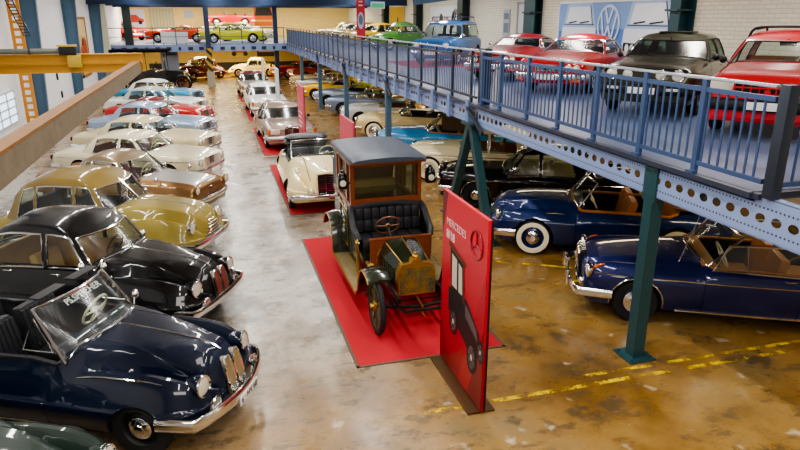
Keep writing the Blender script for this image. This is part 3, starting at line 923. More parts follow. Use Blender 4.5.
# ---------------------------------------------------------------- roof styles
def gh_saloon(k=1., z=1.43, xa=.72, rear=-1.25, b=-.08, **q):
    d = dict(P=[(xa,xa-.46),(xa-.07,xa-.5),(b+.04,b+.05),(b-.04,b-.03),(-.88,-.74),(rear,rear+.34)], roof=[(rear+.2,z-.1),(-.4,z),(.15,z-.01),(xa-.4,z-.06)], yt=.60, bow=(.14,.12), rbow=(.16,.14), bulge=(.03,.0,.0))
    d.update(q); return d
def gh_bmw(**q):
    d = dict(P=[(.80,.42),(.72,.36),(.04,.04),(-.04,-.04),(-.86,-.74),(-1.2,-.86)], roof=[(-1.35,1.28),(-.9,1.53),(-.4,1.63),(.1,1.63),(.5,1.56)], yt=.58, ins=.19, bow=(.2,.17), rbow=(.34,.22), bulge=(.03,.0,.06), drop=.09, tt=.84)
    d.update(q); return d
def gh_beetle(**q):
    d = dict(P=[(.62,.34),(.55,.28),(-.28,-.24),(-.36,-.32),(-.82,-.62),(-1.0,-.68)], roof=[(-1.15,1.18),(-.7,1.42),(-.2,1.49),(.2,1.47),(.42,1.40)], yt=.48, ins=.15, bow=(.12,.1), rbow=(.34,.18), bulge=(.03,.0,.08), drop=.1, tb=.12, tt=.82)
    d.update(q); return d
def gh_coupe(z=1.28, **q):
    d = dict(P=[(.62,.02),(.53,-.04),(-.62,-.5),(-.74,-.62),(-1.05,-.74),(-1.5,-.9)], roof=[(-1.4,1.05),(-.8,z-.05),(-.3,z),(.1,z-.04)], yt=.56, bow=(.16,.13), rbow=(.15,.12), bulge=(.03,.0,.0), drop=.06)
    d.update(q); return d
def gh_hatch(z=1.40, **q):
    d = dict(P=[(.74,.22),(.66,.17),(-.22,-.18),(-.3,-.26),(-1.0,-.9),(-1.5,-1.15)], roof=[(-1.3,z-.09),(-.6,z),(0,z),(.3,z-.05)], yt=.58, bow=(.14,.11), rbow=(.1,.08), bulge=(.03,.0,.0), drop=.06)
    d.update(q); return d

def grille_bars(root, x, w, z0, z1, n=5, m=CHROME, vert=0, frame=True, bowx=.0, name='grille', slope=0.):
    X = lambda y, z: x-bowx*(abs(y)/(w/2))**2-slope*(z-z0)
    mb = MB()
    a = MB(); k = 8
    for i in range(k+1):
        y = -w/2+w*i/k; a.v += [(X(y, z0)-.012, y, z0), (X(y, z1)-.012, y, z1)]
    for i in range(k): a.f.append([2*i, 2*i+2, 2*i+3, 2*i+1]); a.m.append(0)
    o = a.build(name, WELL, root, smooth=False)
    if frame:
        for z in (z0, z1): mb.tube([(X(-w/2+w*i/8, z), -w/2+w*i/8, z) for i in range(9)], .012, 6)
        for y in (-w/2, w/2): mb.tube([(X(y, z0), y, z0), (X(y, z1), y, z1)], .012, 6)
    for i in range(n):
        z = z0+(z1-z0)*(i+1)/(n+1)
        mb.tube([(X(-w/2+w*j/8, z), -w/2+w*j/8, z) for j in range(9)], .009, 6)
    for i in range(vert):
        y = -w/2+w*(i+1)/(vert+1); mb.tube([(X(y, z0), y, z0), (X(y, z1), y, z1)], .008, 6)
    mb.build('grille_bars', m, o)
    return o
def star_ring(mb, M, r, t=.008):
    T = lambda x, y: tuple(M @ Vector((x, y, 0)))
    mb.tube([T(r*cos(2*PI*k/24), r*sin(2*PI*k/24)) for k in range(24)], t, 6, closed=True)
    for a in (PI/2, PI/2+2*PI/3, PI/2+4*PI/3): mb.tube([T(0, 0), T(r*cos(a), r*sin(a))], [t*1.4, t*.6], 6)
def merc_grille(root, x, z0, z1, w0, w1, star=True, depth=.1, surround=CHROME):
    """upright radiator shell with rounded top corners and fine slats"""
    zt = z1-.06
    out = [(-w0/2, z0), (w0/2, z0), (w1/2, zt), (w1/2-.03, z1-.015), (0, z1), (-w1/2+.03, z1-.015), (-w1/2, zt)]
    o = MB().prism(out, x-depth, x, axis='x', M=None).build('grille', WELL, root, smooth=False)
    mb = MB().tube([(x+.002, y, z) for y, z in out], .022, 8, closed=True)
    mb.bar((x-.05, -w1/2+.03, z1), (x-.05, w1/2-.03, z1), .09, .03)
    mb.build('grille_shell', surround, o)
    mb = MB()
    for i in range(9):
        z = z0+(zt-z0)*(i+.7)/9.2; ww = w0+(w1-w0)*(z-z0)/(z1-z0)-.04
        mb.tube([(x+.004, -ww/2, z), (x+.004, ww/2, z)], .007, 5)
    mb.tube([(x+.006, 0, z0), (x+.006, 0, z1)], .013, 6)
    mb.build('grille_bars', CHROME, o)
    if star:
        q = MB(); star_ring(q, frame_M((x-.03, 0, z1+.09), (0, 1, 0), (0, 0, 1)), .045, .005); q.tube([(x-.03, 0, z1), (x-.03, 0, z1+.05)], .007, 6)
        q.build('bonnet_star', CHROME, root)
    return o
def kidney(root, B, y, z0, z1, w, name='kidney_grille', tip=0.):
    """oval grille set on the nose: chrome rim round fine vertical slats, leaning with the bodywork"""
    K = 20; zc = (z0+z1)/2; h = (z1-z0)/2
    xm = B.front_x(y, zc); dy = .04*(1 if y > 0 else -1)
    up = Vector((max(-.45, min(0, (B.front_x(y, z1-.03)-B.front_x(y, z0+.06))/(z1-z0-.09))), -tip*(1 if y > 0 else -1), 1)).normalized()
    ac = Vector((max(-.6, min(.6, (B.front_x(y+.06, zc)-B.front_x(y-.06, zc))/.12)), 1, 0)).normalized()
    nr = ac.cross(up).normalized(); o0 = Vector((xm, y, zc))+nr*.012
    ex = lambda a: (math.copysign(abs(cos(a))**.75, cos(a)), math.copysign(abs(sin(a))**.85, sin(a)))
    def P(a, k=1., off=.0):
        c, s = ex(a); return o0+ac*(w*k*c)+up*(h*k*s)+nr*off
    mb = MB().loft([[P(2*PI*i/K, 1., -.1) for i in range(K)], [P(2*PI*i/K, 1., .0) for i in range(K)], [P(2*PI*i/K, .8, .01) for i in range(K)]])
    o = mb.build(name, mat('grille_mesh_grey', '#8b8878', rough=.4, metal=.6), root)
    mb = MB().tube([P(2*PI*i/K, 1., .006) for i in range(K)], .016, 6, closed=True)
    for i in range(-3, 4):
        c = .25*i; s = math.sqrt(max(0, 1-c*c))*.92
        mb.tube([o0+ac*(w*c)+up*(h*s*q)+nr*.012 for q in (-1, 0, 1)], .006, 5)
    mb.build('grille_rim', CHROME, o)
    return o

def screen(root, B, xa, dx, h, wb, wt, bow=.1, frame=CHROME, fr=.018, split=False, gm=None):
    """free-standing windscreen of an open car"""
    n = 10; base = []; top = []
    for i in range(n+1):
        v = -1+2*i/n
        x = xa+bow*(1-v*v); base.append((x, wb*v, B.top(x, wb*v)+.01)); top.append((xa-dx+bow*.85*(1-v*v), wt*v, h-.03*v*v))
    mb = MB(); R = 5
    for r in range(R+1):
        q = r/R; mb.v += [tuple(Vector(b).lerp(Vector(t), q)) for b, t in zip(base, top)]
    w = n+1
    for r in range(R):
        for c in range(n): mb.f.append([r*w+c, r*w+c+1, (r+1)*w+c+1, (r+1)*w+c]); mb.m.append(0)
    o = mb.build('windscreen', gm or GLASS, root)
    f = MB().tube(base+top[::-1], fr, 8, closed=True)
    if split: f.tube([base[n//2], top[n//2]], fr*.8, 6)
    f.build('windscreen_frame', frame, o)
    return o, base, top
def open_poly(B, xa, xr, ins=.12, bow=.1, round_=.2):
    wb = lambda x: B.P(x)['w']-ins
    pts = [(xa+bow*.8, 0), (xa+bow*.5, wb(xa)*.6), (xa-.03, wb(xa)-.02)]
    pts += [(xa-.08+(xr+round_-xa+.08)*i/6, wb(xa-.08+(xr+round_-xa+.08)*i/6)) for i in range(7)]
    pts += [(xr+.05, wb(xr)-.1), (xr, wb(xr)*.6), (xr-.02, 0)]
    return pts[::-1]+[(x, -y) for x, y in pts[1:-1]]
def coaming(B, root, poly, m, r=.03):
    """padded edge round an open cockpit"""
    pts = [(x, y, B.top(x, y)+.005) for x, y in poly]
    return MB().tube(pts, r, 6, closed=True).build('cockpit_trim', m, root)
def folded_top(root, x0, x1, w, z, h, m):
    """folded soft top: stacked padded folds"""
    mb = MB(); n = 12
    for L_, (za, hh, k) in enumerate(((z, h*.6, 1.), (z+h*.45, h*.55, .93))):
        rings = []
        for i in range(n+1):
            v = -1+2*i/n; e = math.sqrt(max(.02, 1-abs(v)**6))
            xc = (x0+x1)/2+.16*(v*v); d = (x1-x0)/2*e*k
            rings.append([(xc+d*cos(a), w/2*v*k, za+hh*.5*e*sin(a)+hh*.5) for a in [2*PI*j/12 for j in range(12)]])
        mb.loft(rings)
    return mb.build('folded_soft_top', m, root)
def wiper(root, B, x, ys, dx, h, wb):
    for y in ys:
        a = (x+.06, y, B.top(x+.06, y)+.03); b = (x-dx*.35, y+.32, B.top(x, y)+(h-B.top(x, y))*.4+.05)
        MB().tube([a, b], .007, 5).build('wiper', BLACK, root)

def smooth_pts(P, k=4):
    out = []
    for i in range(len(P)-1):
        p0, p1, p2, p3 = [Vector(P[max(0, min(len(P)-1, i+q))]) for q in (-1, 0, 1, 2)]
        for j in range(k):
            t = j/k; out.append(tuple(.5*((2*p1)+(p2-p0)*t+(2*p0-5*p1+4*p2-p3)*t*t+(3*p1-p0-3*p2+p3)*t**3)))
    return out+[tuple(P[-1])]
def place(nx, ny, hd, L):
    a = math.radians(hd); return (nx-L/2*cos(a), ny-L/2*sin(a))
def new_car(name, label, nose, hd, sp, group, z=0., cat='car'):
    x, y = place(nose[0], nose[1], hd, sp['L'])
    if z == 0 and group in ('old cars parked along the left wall', 'old cars parked under the deck'):
        a = math.radians(hd); x -= .2*cos(a); y -= .2*sin(a)
    if group == 'cars standing on the red carpets' or 'roof rack' in label: z += .009
    return thing(name, label, cat, (x, y, z), math.radians(hd), group)

def closed_car(name, label, nose, hd, sp, g, pm, group, z=0., roof=None, style='cap', rimm=None, capm=None, interior=INT_BLK, gm=None, frame=CHROME,
               front='bars', lights=None, bump='chrome', strips=(), detail=True, wheel_r=None, bumper_z=.46, mirrors=True, N=44, tw=.17, rear_lights=True, grille_kw=None, hz=.86, bm=None, hood_st=False, fr=.011):
    B = Body(sp); sp['cabin'] = cabin_poly(B, g)
    t = new_car(name, label, nose, hd, sp, group, z)
    res = shell(B, t, pm, N=N, inner=interior)
    greenhouse(B, t, g, roof or pm, gm, frame, fr)
    wheels(t, B, style, rimm, capm, low=not detail, tw=tw)
    L = sp['L']; xs = L/2
    wsx = g['P'][0][0]; belt = B.top(0, .5)
    fl = .34
    if g.get('rows_of_seats', 2):
        s1 = wsx-.78
        if detail:
            for y in (.33, -.33): seat(t, s1, y, .5, interior, h=belt+.06, floor=fl)
            seat(t, s1-.85, 0, 1.1, interior, h=belt+.02, floor=fl)
        else:
            seat(t, s1, 0, 1.1, interior, h=belt+.08, floor=fl); seat(t, s1-.85, 0, 1.1, interior, h=belt+.02, floor=fl)
    steering(t, wsx-.38, .34, belt-.02, .19, m=IVORY if interior in (INT_TAN, INT_CRM, INT_RED) else BLACK)
    dash(t, B, wsx-.02, belt, 2*(B.P(wsx)['w']-g.get('ins', .05)-.12), BLACK if interior is not INT_TAN else interior)
    if bump == 'chrome':
        bumper(t, xs+.06, B.P(xs-.2)['w']+.04, bumper_z, h=.065); bumper(t, xs+.05, B.P(-xs+.2)['w']+.04, bumper_z, h=.065, sg=-1)
    elif bump:
        bumper(t, xs+.05, B.P(xs-.2)['w']+.03, bumper_z, h=.085, m=bump, flat=.6, bow=.05); bumper(t, xs+.05, B.P(-xs+.2)['w']+.03, bumper_z, h=.085, m=bump, flat=.6, sg=-1, bow=.05)
    for s in strips: strip(B, t, s[0], s[1], s[2], s[3] if len(s) > 3 else .01)
    if mirrors and detail: mirror(B, t, wsx-.12, belt-.04, m=CHROME if bump == 'chrome' else BLACK, up=.08)
    if detail: handles(B, t, [d[0]+.16 for d in sp['doors']], belt-.14, res)
    if rear_lights:
        for y in (1, -1):
            yy = y*(B.P(-xs+.15)['w']-.16); x = B.front_x(abs(yy), .68, -1)
            MB().box((x-.005, yy, .68), (.04, .2, .12), bev=.015).build('tail_light', REDL, t)
    return t, B, res

def round_lamps(t, B, ys, z, r=.09, up=0., proud=.02, ring=CHROME):
    for y in ys:
        for s in (1, -1):
            x = B.front_x(y, z); headlamp(t, (x+proud-.02, s*y, z), r, (1, 0, up), ring=ring)
def box_lamps(t, B, y, z, w, h, amber=True, x=None, frame=CHROME):
    for s in (1, -1):
        xx = x if x is not None else B.front_x(y, z)+.01
        o = MB().box((xx, s*y, z), (.05, w, h), bev=.015).build('headlight', frame, t)
        MB().box((xx+.02, s*y, z), (.02, w*.92, h*.86), bev=.012).build('lens', LENS, o)
        if amber: MB().box((xx-.02, s*(y+w/2+.05), z), (.06, .09, h*.95), bev=.015).build('indicator', AMBER, t)
# ================================================================ cars along the left wall (noses toward the aisle)
GL = 'old cars parked along the left wall'
HL = -27.
# --- front row: dark blue open touring car
NAVYP = paint('deep_blue', '#09162d')
def bmw_front(t, B, pm):
    for s in (1, -1):
        kidney(t, B, s*.10, .42, .88, .075)
        for y, z in ((.51, .74),):
            x = B.front_x(y, z); headlamp(t, (x+.03, s*y, z), .11, (1, s*.1, .10), depth=.16, ring=pm, rim=CHROME)
        K = 14; pts = []; yc, zc = s*.47, .51
        kidney(t, B, yc, .435, .585, .075, name='fog_grille', tip=.35)
    # chrome ridge down the bonnet
    MB().tube([(x, 0, B.top(x, 0)+.006) for x in [.9+i*(B.front_x(0, .88)-.92)/14 for i in range(15)]], .012, 6).build('bonnet_strip', CHROME, t)
sp = bmw_style(); B = Body(sp)
t = new_car('convertible_car', 'dark blue open convertible with lettering across its windscreen and black pleated seats', (.14, 6.50), HL, sp, GL)
poly = open_poly(B, .79, -1.15, .2, .2); sp['cabin'] = poly
res = shell(B, t, NAVYP, N=56)
bmw_front(t, B, NAVYP)
coaming(B, t, poly, INT_BLK)
ws, base, top = screen(t, B, .80, .36, 1.52, .66, .58, .2, fr=.02)
M = frame_M((.47+.142, 0, 1.445), (0, 1, 0), (-.36, 0, .42))
text('lettering', 'PS.SPEICHER', .108, mat('white_lettering', '#f2f2f0', rough=.5), ws, M, bold=.002)
for s in (1, -1):
    q = MB().tube([(.70, s*.68, 1.06), (.48, s*.63, 1.40), (.32, s*.68, 1.06)], .012, 6, closed=True).build('quarter_window', CHROME, t)
    MB().add([(.70, s*.68, 1.06), (.48, s*.63, 1.40), (.32, s*.68, 1.06)], [(0, 1, 2)]).build('pane', GLASS, q)
    MB().box((.40, s*.28, 1.56), (.14, .42, .02), bev=.008).build('sun_visor', BLACK, t)
wheels(t, B, 'cap', BLACK)
for y in (.34, -.34): seat(t, -.05, y, .56, INT_BLK, h=1.12, floor=.36, d=.52, pleat=8)
seat(t, -.88, 0, 1.1, INT_BLK, h=1.08, floor=.4, d=.42, pleat=12)
steering(t, .46, .34, 1.07, .2, IVORY, .5, rim=.016)
dash(t, B, .74, 1.08, 1.16, NAVYP)
folded_top(t, -1.75, -1.15, 1.3, .98, .26, mat('tan_canvas', '#c9b184', rough=.85, noise=.1))
bumper(t, 2.5, .86, .45, back=.35, h=.075, bow=.26); bumper(t, 2.42, .8, .45, h=.07, sg=-1, bow=.2)
plate(t, 2.53, .40, 0, .46, .11, txt='6 · HV 60')
strip(B, t, .27, -.95, .9, .022); handles(B, t, [-.45], .82, res)
for s in (1, -1):
    pts = [(x, s*.62, B.top(x, .62)+.012) for x in [.95+i*.06 for i in range(12)]]
    MB().tube([(x, s*(B.P(x)['w']*.82), B.top(x, B.P(x)['w']*.82)+.008) for x in [.95+i*.07 for i in range(15)]], [.004+.012*sin(PI*i/14) for i in range(15)], 6).build('wing_strip', CHROME, t)
mirror(B, t, .75, .9, sides=(1,), up=.2)

# --- black saloon behind it
BLK = paint('black', '#08080b')
sp = bmw_style(doors=[(.0, .62), (-.82, .0)]); g = gh_bmw()
t, B, res = closed_car('saloon_car', 'glossy black saloon with chrome twin oval grille between the blue convertible and the olive saloon', (.05, 9.12), HL-1, sp, g, BLK, GL, front='', interior=mat('light_tan_cloth', '#c39a62', rough=.7, noise=.1), bump='chrome', rimm=BLACK, N=52, fr=.015)
bmw_front(t, B, BLK); strip(B, t, .27, -.95, .9, .02); mirror(B, t, 1.0, .92, sides=(-1,), up=.14)
# --- olive yellow saloon
OLV = paint('olive_yellow', '#958440')
sp = opel_style(); g = gh_bmw(P=[(.66,.30),(.58,.24),(.02,.02),(-.05,-.05),(-.80,-.74),(-.86,-.80),(-1.25,-1.0),(-1.5,-1.1)], roof=[(-1.5,1.36),(-1.1,1.57),(-.5,1.68),(.0,1.68),(.38,1.61)], yt=.62, ins=.13, rbow=(.3,.2))
t, B, res = closed_car('saloon_car', 'olive yellow rounded saloon with wide barred chrome grille and round headlights', (-.02, 12.0), HL+2, sp, g, OLV, GL, interior=INT_GRY, N=50, rimm=OLV, roof=paint('olive_brown_roof', '#85703a'), fr=.012)
MB().tube([(x, 0, B.top(x, 0)+.006) for x in [.9+i*.09 for i in range(15)]], .01, 6).build('bonnet_strip', CHROME, t)
for s in (1, -1): headlamp(t, (B.front_x(.56, .76)+.03, s*.56, .76), .105, (1, 0, .05))
K = [(.05+.1*k) for k in range(3)]
gr = None
mb = MB()
for k in range(7):
    z = .46+.055*k; hw = .40-.045*k
    mb.tube([(B.front_x(abs(-hw+hw*2*i/10), z)+.012, -hw+hw*2*i/10, z) for i in range(11)], .015, 6)
mb.build('grille', CHROME, t)
MB().tube([(.47, 0, 1.51), (.87, 0, 1.12)], .014, 6).build('windscreen_bar', CHROME, t)
plate(t, 2.42, .40)
# --- silver and copper coupe
SIL = paint('silver', '#b7b5b0', .5); COP = paint('copper', '#8a6740', .45); TANR = paint('taupe', '#8f7c62', .4)
sp = box_style(L=4.2, zf=[(0,.95),(.06,.97),(.3,.9),(.6,.86),(.9,.86),(1,.78)], yf=.84, kf=9, wh=[(0,.6),(.5,.8),(.7,.6),(1,.55)], kh=3, n=4.5, doors=[(-.45, .6)], xf=1.25, xr=-1.15, hood=(.68, 2.0, .6), boot=(-1.95, -1.2, .6))
g = gh_coupe(1.44, P=[(.6,.12),(.52,.06),(-.5,-.42),(-.56,-.48),(-.8,-.62),(-1.05,-.7)])
t, B, res = closed_car('coupe_car', 'silver coupe with copper wings and taupe roof beside the olive saloon', (-.05, 14.95), HL-2, sp, g, COP, GL, roof=TANR, interior=INT_RED, N=40)
for nm in ('bonnet', 'boot_lid'):
    o = res.get((nm, 0)); o and o.data.materials.clear(); o and o.data.materials.append(SIL)
for s in (1, -1):
    x = B.front_x(.66, .72); headlamp(t, (x+.06, s*.66, .74), .09, (1, 0, 0), ring=COP)
kk = grille_bars(t, 2.10, .9, .5, .7, 4, bowx=.1)
mirror(B, t, 1.2, .84, up=.12)
# --- two cream saloons
CRM = paint('cream', '#e6dcbc'); IVR = paint('ivory', '#ded0a6')
def sixties(label, nose, pm, hd=HL, roof=None, inter=INT_RED, lamps=2, dark=False, name='saloon_car', z=1.4, group=GL, detail=True, N=36, sp=None, g=None, grille=True, zz=0., **kw):
    sp = sp or box_style(); g = g or gh_saloon(z=z)
    t, B, res = closed_car(name, label, nose, hd, sp, g, pm, group, roof=roof, interior=inter, N=N, detail=detail, z=zz, **kw)
    xs = sp['L']/2
    if lamps == 2: round_lamps(t, B, (.62,), .68, .095)
    elif lamps == 4: round_lamps(t, B, (.66, .47), .68, .075)
    elif lamps == 'box': box_lamps(t, B, .55, .69, .36, .17)
    if grille: grille_bars(t, B.front_x(.2, .7)+.015, .72 if lamps != 4 else .6, .56, .78, 5, m=CHROME2 if not dark else BLACK, bowx=.02)
    if detail: plate(t, xs+.1, .4)
    return t, B, res
sixties('cream saloon with red-brown seats and dark corner headlights beside the silver coupe', (0, 18.2), CRM, strips=((.72, -2.0, 2.05),))
sixties('ivory saloon with pale roof, next to the light blue saloon', (-.02, 21.2), IVR, inter=INT_GRY, lamps=4)
LBL = paint('light_blue_metallic', '#9db6d4', .4)
sixties('light blue metallic four door saloon with slim roof pillars', (-.08, 24.6), LBL, inter=INT_GRY, lamps=4, g=gh_saloon(z=1.45, fr=.01), strips=((.74, -2.1, 2.1),))
REDP = paint('signal_red', '#c01c1c'); DRED = paint('dark_red', '#7c1f26'); WHT = paint('white', '#e9ebe8'); AQUA = paint('turquoise', '#2f93bd'); PGR = paint('pale_grey_green', '#b9c6c2')
sixties('low red coupe with dark red roof, past the light blue saloon', (-.12, 27.9), REDP, roof=DRED, lamps=2, name='coupe_car', sp=box_style(L=4.3, doors=[(-.5, .62)]), g=gh_coupe(1.26), detail=False)
sixties('white saloon with pale grey roof, between the red coupe and the turquoise coupe', (-.4, 31.), WHT, roof=PGR, inter=INT_GRY, detail=False)
sixties('turquoise coupe with white roof and red seats, nearest the black touring car', (-.6, 35.2), AQUA, roof=WHT, inter=INT_RED, detail=False, name='coupe_car')
# --- dark green car cut off by the lower edge of the picture
DGR = paint('dark_grey_green', '#28352f')
sp = bmw_style(); g = gh_bmw()
t, B, res = closed_car('saloon_car', 'dark grey-green car at the bottom edge of the picture, only a wing and headlight showing', (-.56, 4.36), HL, sp, g, DGR, GL, interior=INT_BLK, N=50, rimm=BLACK)
bmw_front(t, B, DGR)
t.location = (-3.33, 6.05, 0); t.scale = (.95, .9, .8)
for ch in t.children:
    if ch.name.startswith('wheel'): ch.scale = (1, 1, .95/.8); ch.location.z = B.sp['r']*.95/.8


# ================================================================ cars under the deck on the right
GR = 'old cars parked under the deck'
HR = 152.
BLUE1 = paint('royal_navy', '#1d2658', .25)
sp = ponton_style(); B = Body(sp)
t = new_car('convertible_car', 'navy convertible with raised side windows and upright chrome radiator, beside the near teal column', (5.36, 8.66), HR, sp, GR)
poly = open_poly(B, .6, -1.35, .13, .12); sp['cabin'] = poly
res = shell(B, t, BLUE1, N=56)
coaming(B, t, poly, INT_TAN, .025)
ws, base, top = screen(t, B, .62, .44, 1.42, .72, .62, .16, fr=.02)
for s in (1, -1):
    yb = lambda x: s*(B.P(x)['w']-.1)
    zb = lambda x: B.top(x, abs(yb(x)))+.005
    P1 = [(.56, yb(.5), zb(.5)), (.36, s*.70, 1.27), (.12, s*.69, 1.285), (.10, yb(.1), zb(.1))]
    P2 = [(.10, yb(.1), zb(.1)), (.12, s*.69, 1.285), (-.5, s*.68, 1.29), (-.95, s*.69, 1.26), (-1.06, s*.72, 1.18), (-1.1, yb(-1.1), zb(-1.1))]
    for P in (P1, P2):
        q = MB().tube(P, .022, 6, closed=True).build('side_window_frame', CHROME2, t)
        MB().add(P, [tuple(range(len(P)))]).build('side_window', GLASS, q)
merc_grille(t, 2.40, .42, .90, .50, .44)
wheels(t, B, 'full', BLUE1)
arch_trim(B, t, r=.014); strip(B, t, .74, -2.2, 2.2, .012); strip(B, t, .26, -.9, 1.02, .022)
for s in (1, -1):
    headlamp(t, (B.front_x(.66, .74)+.02, s*.66, .74), .115, (1, 0, .02))
    headlamp(t, (B.front_x(.62, .54)+.02, s*.60, .54), .065, (1, 0, 0), name='fog_light')
    MB().tube([(2.06+.05*i, s*.69, B.top(2.06+.05*i, .69)+.012) for i in range(5)], [.01, .02, .022, .018, .01], 8).build('indicator', AMBER, t)
o = bumper(t, 2.55, .86, .44, back=.5, h=.07, bow=.12)
for s in (1, -1): MB().box((2.58, s*.42, .5), (.07, .07, .26), bev=.025).build('overrider', CHROME, o)
bumper(t, 2.45, .82, .44, sg=-1)
for y in (.36, -.36): seat(t, -.1, y, .56, INT_TAN, h=1.08, floor=.36)
seat(t, -.95, 0, 1.15, INT_TAN, h=1.02, floor=.4); steering(t, .36, .36, 1.03, m=IVORY)
dash(t, B, .6, 1.0, 1.4, INT_TAN); handles(B, t, [-.46], .84, res)
folded_top(t, -1.85, -1.3, 1.35, .9, .2, INT_BLK)
MB().tube([(1.0, .6, .95), (.75, .62, 1.9)], .004, 5).build('aerial', CHROME, t)
# --- blue convertible with whitewalls
BLUE2 = paint('sapphire_blue', '#172a58', .2)
sp = hansa_style(); B = Body(sp)
t = new_car('convertible_car', 'blue rounded convertible with whitewall tyres and V windscreen, parked past the teal column', (5.18, 11.78), HR, sp, GR)
poly = open_poly(B, .58, -1.25, .13, .14); sp['cabin'] = poly
res = shell(B, t, BLUE2, N=52); coaming(B, t, poly, INT_TAN, .03)
ws, base, top = screen(t, B, .56, .30, 1.46, .68, .58, .2, fr=.02, split=True)
wheels(t, B, 'ww', BLUE2, tw=.18)
for s in (1, -1): headlamp(t, (B.front_x(.6, .74)+.015, s*.6, .74), .11, (1, s*.1, .05))
mb = MB()
for k in range(6):
    z = .48+.05*k; hw = .36
    mb.tube([(B.front_x(abs(-hw+hw*2*i/10), z)+.012, -hw+hw*2*i/10, z) for i in range(11)], .014, 6)
mb.build('grille', CHROME, t)
for s in (1, -1):
    y = B.side(.95, .84); MB().tube([(1.16, s*(B.side(1.16, .84)+.01), .84), (1.0, s*(B.side(1.0, .845)+.012), .85), (.8, s*(B.side(.8, .84)+.01), .835)], [.006, .016, .004], 6).build('wing_badge', CHROME, t)
bumper(t, 2.36, .84, .42, back=.4, h=.07, bow=.22); bumper(t, 2.3, .8, .42, sg=-1)
for y in (.36, -.36): seat(t, -.1, y, .56, INT_TAN, h=1.1, floor=.36, pleat=6)
seat(t, -.9, 0, 1.15, INT_TAN, h=1.05, floor=.4); steering(t, .3, .36, 1.06, m=IVORY); dash(t, B, .56, 1.02, 1.3, BLUE2)
folded_top(t, -1.75, -1.2, 1.35, .95, .24, mat('brown_canvas', '#7b6244', rough=.85, noise=.1)); handles(B, t, [-.4], .84, res)
# --- black fin-tail saloon
sp = box_style(L=4.7, zf=[(0,.98),(.06,.98),(.3,.9),(.6,.9),(.9,.90),(1,.82)], yf=.86, kf=8, wh=[(0,.6),(.5,.85),(.72,.55),(1,.5)], kh=1.8, n=4.8, xf=1.42, xr=-1.3, nose=(.2,2.2,.84,.75,.58), arch=1.12)
g = gh_saloon(z=1.5, xa=.74, rear=-1.35)
t, B, res = closed_car('saloon_car', 'black saloon with chrome upright grille and long glass cabin under the deck', (5.28, 15.1), HR, sp, g, BLK, GR, interior=INT_CRM, N=46, rimm=BLACK, strips=((.70, -2.2, 2.2), (.27, -.9, 1.0, .016)), fr=.014)
merc_grille(t, 2.39, .46, .88, .54, .50); arch_trim(B, t)
for s in (1, -1): headlamp(t, (B.front_x(.70, .68)+.03, s*.68, .66), .12, (1, 0, 0), sq=1.3)
# --- cream rounded saloon
sp = ponton_style(doors=[(-.02, .66), (-.8, -.02)]); g = gh_saloon(z=1.52, xa=.68, rear=-1.3, drop=.09)
t, B, res = closed_car('saloon_car', 'cream rounded saloon with whitewall tyres, parked beyond the black saloon', (5.2, 17.95), HR, sp, g, paint('warm_cream', '#e9dcb4'), GR, interior=INT_TAN, N=44, style='ww', rimm=CRM, strips=((.74, -2.2, 2.1),))
for s in (1, -1): headlamp(t, (B.front_x(.66, .72)+.02, s*.66, .72), .11)
grille_bars(t, B.front_x(.2, .66)+.015, .6, .48, .8, 5, bowx=.04)
# --- open and soft-topped cars farther down
def open_car(label, nose, pm, hd=HR, sp=None, inter=INT_BLK, top=None, group=GR, style='cap', z=0., N=36, hood_up=None, h=1.38):
    sp = sp or ponton_style(); B = Body(sp)
    t = new_car('convertible_car', label, nose, hd, sp, group, z)
    poly = open_poly(B, .58, -1.2, .13, .12); sp['cabin'] = poly
    shell(B, t, pm, N=N); coaming(B, t, poly, inter, .025)
    screen(t, B, .58, .36, h, .70, .60, .16, fr=.022); wheels(t, B, style, CHROME2, low=True)
    xs = sp['L']/2
    for s in (1, -1): headlamp(t, (B.front_x(.64, .72)+.02, s*.64, .72), .105)
    bumper(t, xs+.1, .84, .44, h=.065); bumper(t, xs+.06, .8, .44, sg=-1)
    grille_bars(t, B.front_x(.2, .64)+.015, .6, .5, .74, 4, bowx=.04)
    seat(t, -.12, .35, .54, inter, h=1.04, floor=.36); seat(t, -.12, -.35, .54, inter, h=1.04, floor=.36); seat(t, -.9, 0, 1.1, inter, h=1.0, floor=.4)
    steering(t, .32, .35, 1.02, m=IVORY); dash(t, B, .58, .98, 1.3, pm)
    if hood_up:
        rings = []
        for i in range(9):
            q = i/8; x = .16-1.45*q; zt = h+.05+.1*sin(PI*min(1, q*1.15))-(.42 if q > .95 else (.1 if q > .8 else 0)); ww = .62+.06*q
            rings.append([(x, -ww-.04, 1.0), (x, -ww, zt-.08), (x, -ww*.7, zt-.01), (x, 0, zt), (x, ww*.7, zt-.01), (x, ww, zt-.08), (x, ww+.04, 1.0)])
        MB().loft(rings, closed=False, cap=False).build('soft_top', hood_up, t)
    elif top: folded_top(t, -1.8, -1.22, 1.35, .92, .24, top)
    return t, B
open_car('light blue convertible with raised dark brown soft top', (5.1, 20.9), paint('sky_blue', '#3f8fc4'), hood_up=mat('dark_brown_canvas', '#5a4632', rough=.85, noise=.1), inter=INT_TAN)
open_car('long beige open convertible with whitewall tyres and black seats', (5.25, 24.6), paint('beige', '#dcc78f'), style='ww', top=INT_TAN)
GREYW = paint('off_white', '#dfe0dc'); TANP = paint('tan', '#c2a05c', .2); GBL = paint('grey_blue', '#7f8ea6', .3); LIME = paint('lime_green', '#a9bf2c'); YEL = paint('bright_yellow', '#f0bc1c'); SBL = paint('silver_blue', '#a7b3c4', .4)
sixties('tan coupe with brown cabin and slim pale pillars behind the beige convertible', (5.3, 27.6), GREYW, hd=HR, roof=TANP, inter=INT_TAN, name='coupe_car', group=GR, detail=False, g=gh_coupe(1.36), sp=box_style(doors=[(-.5, .62)]))
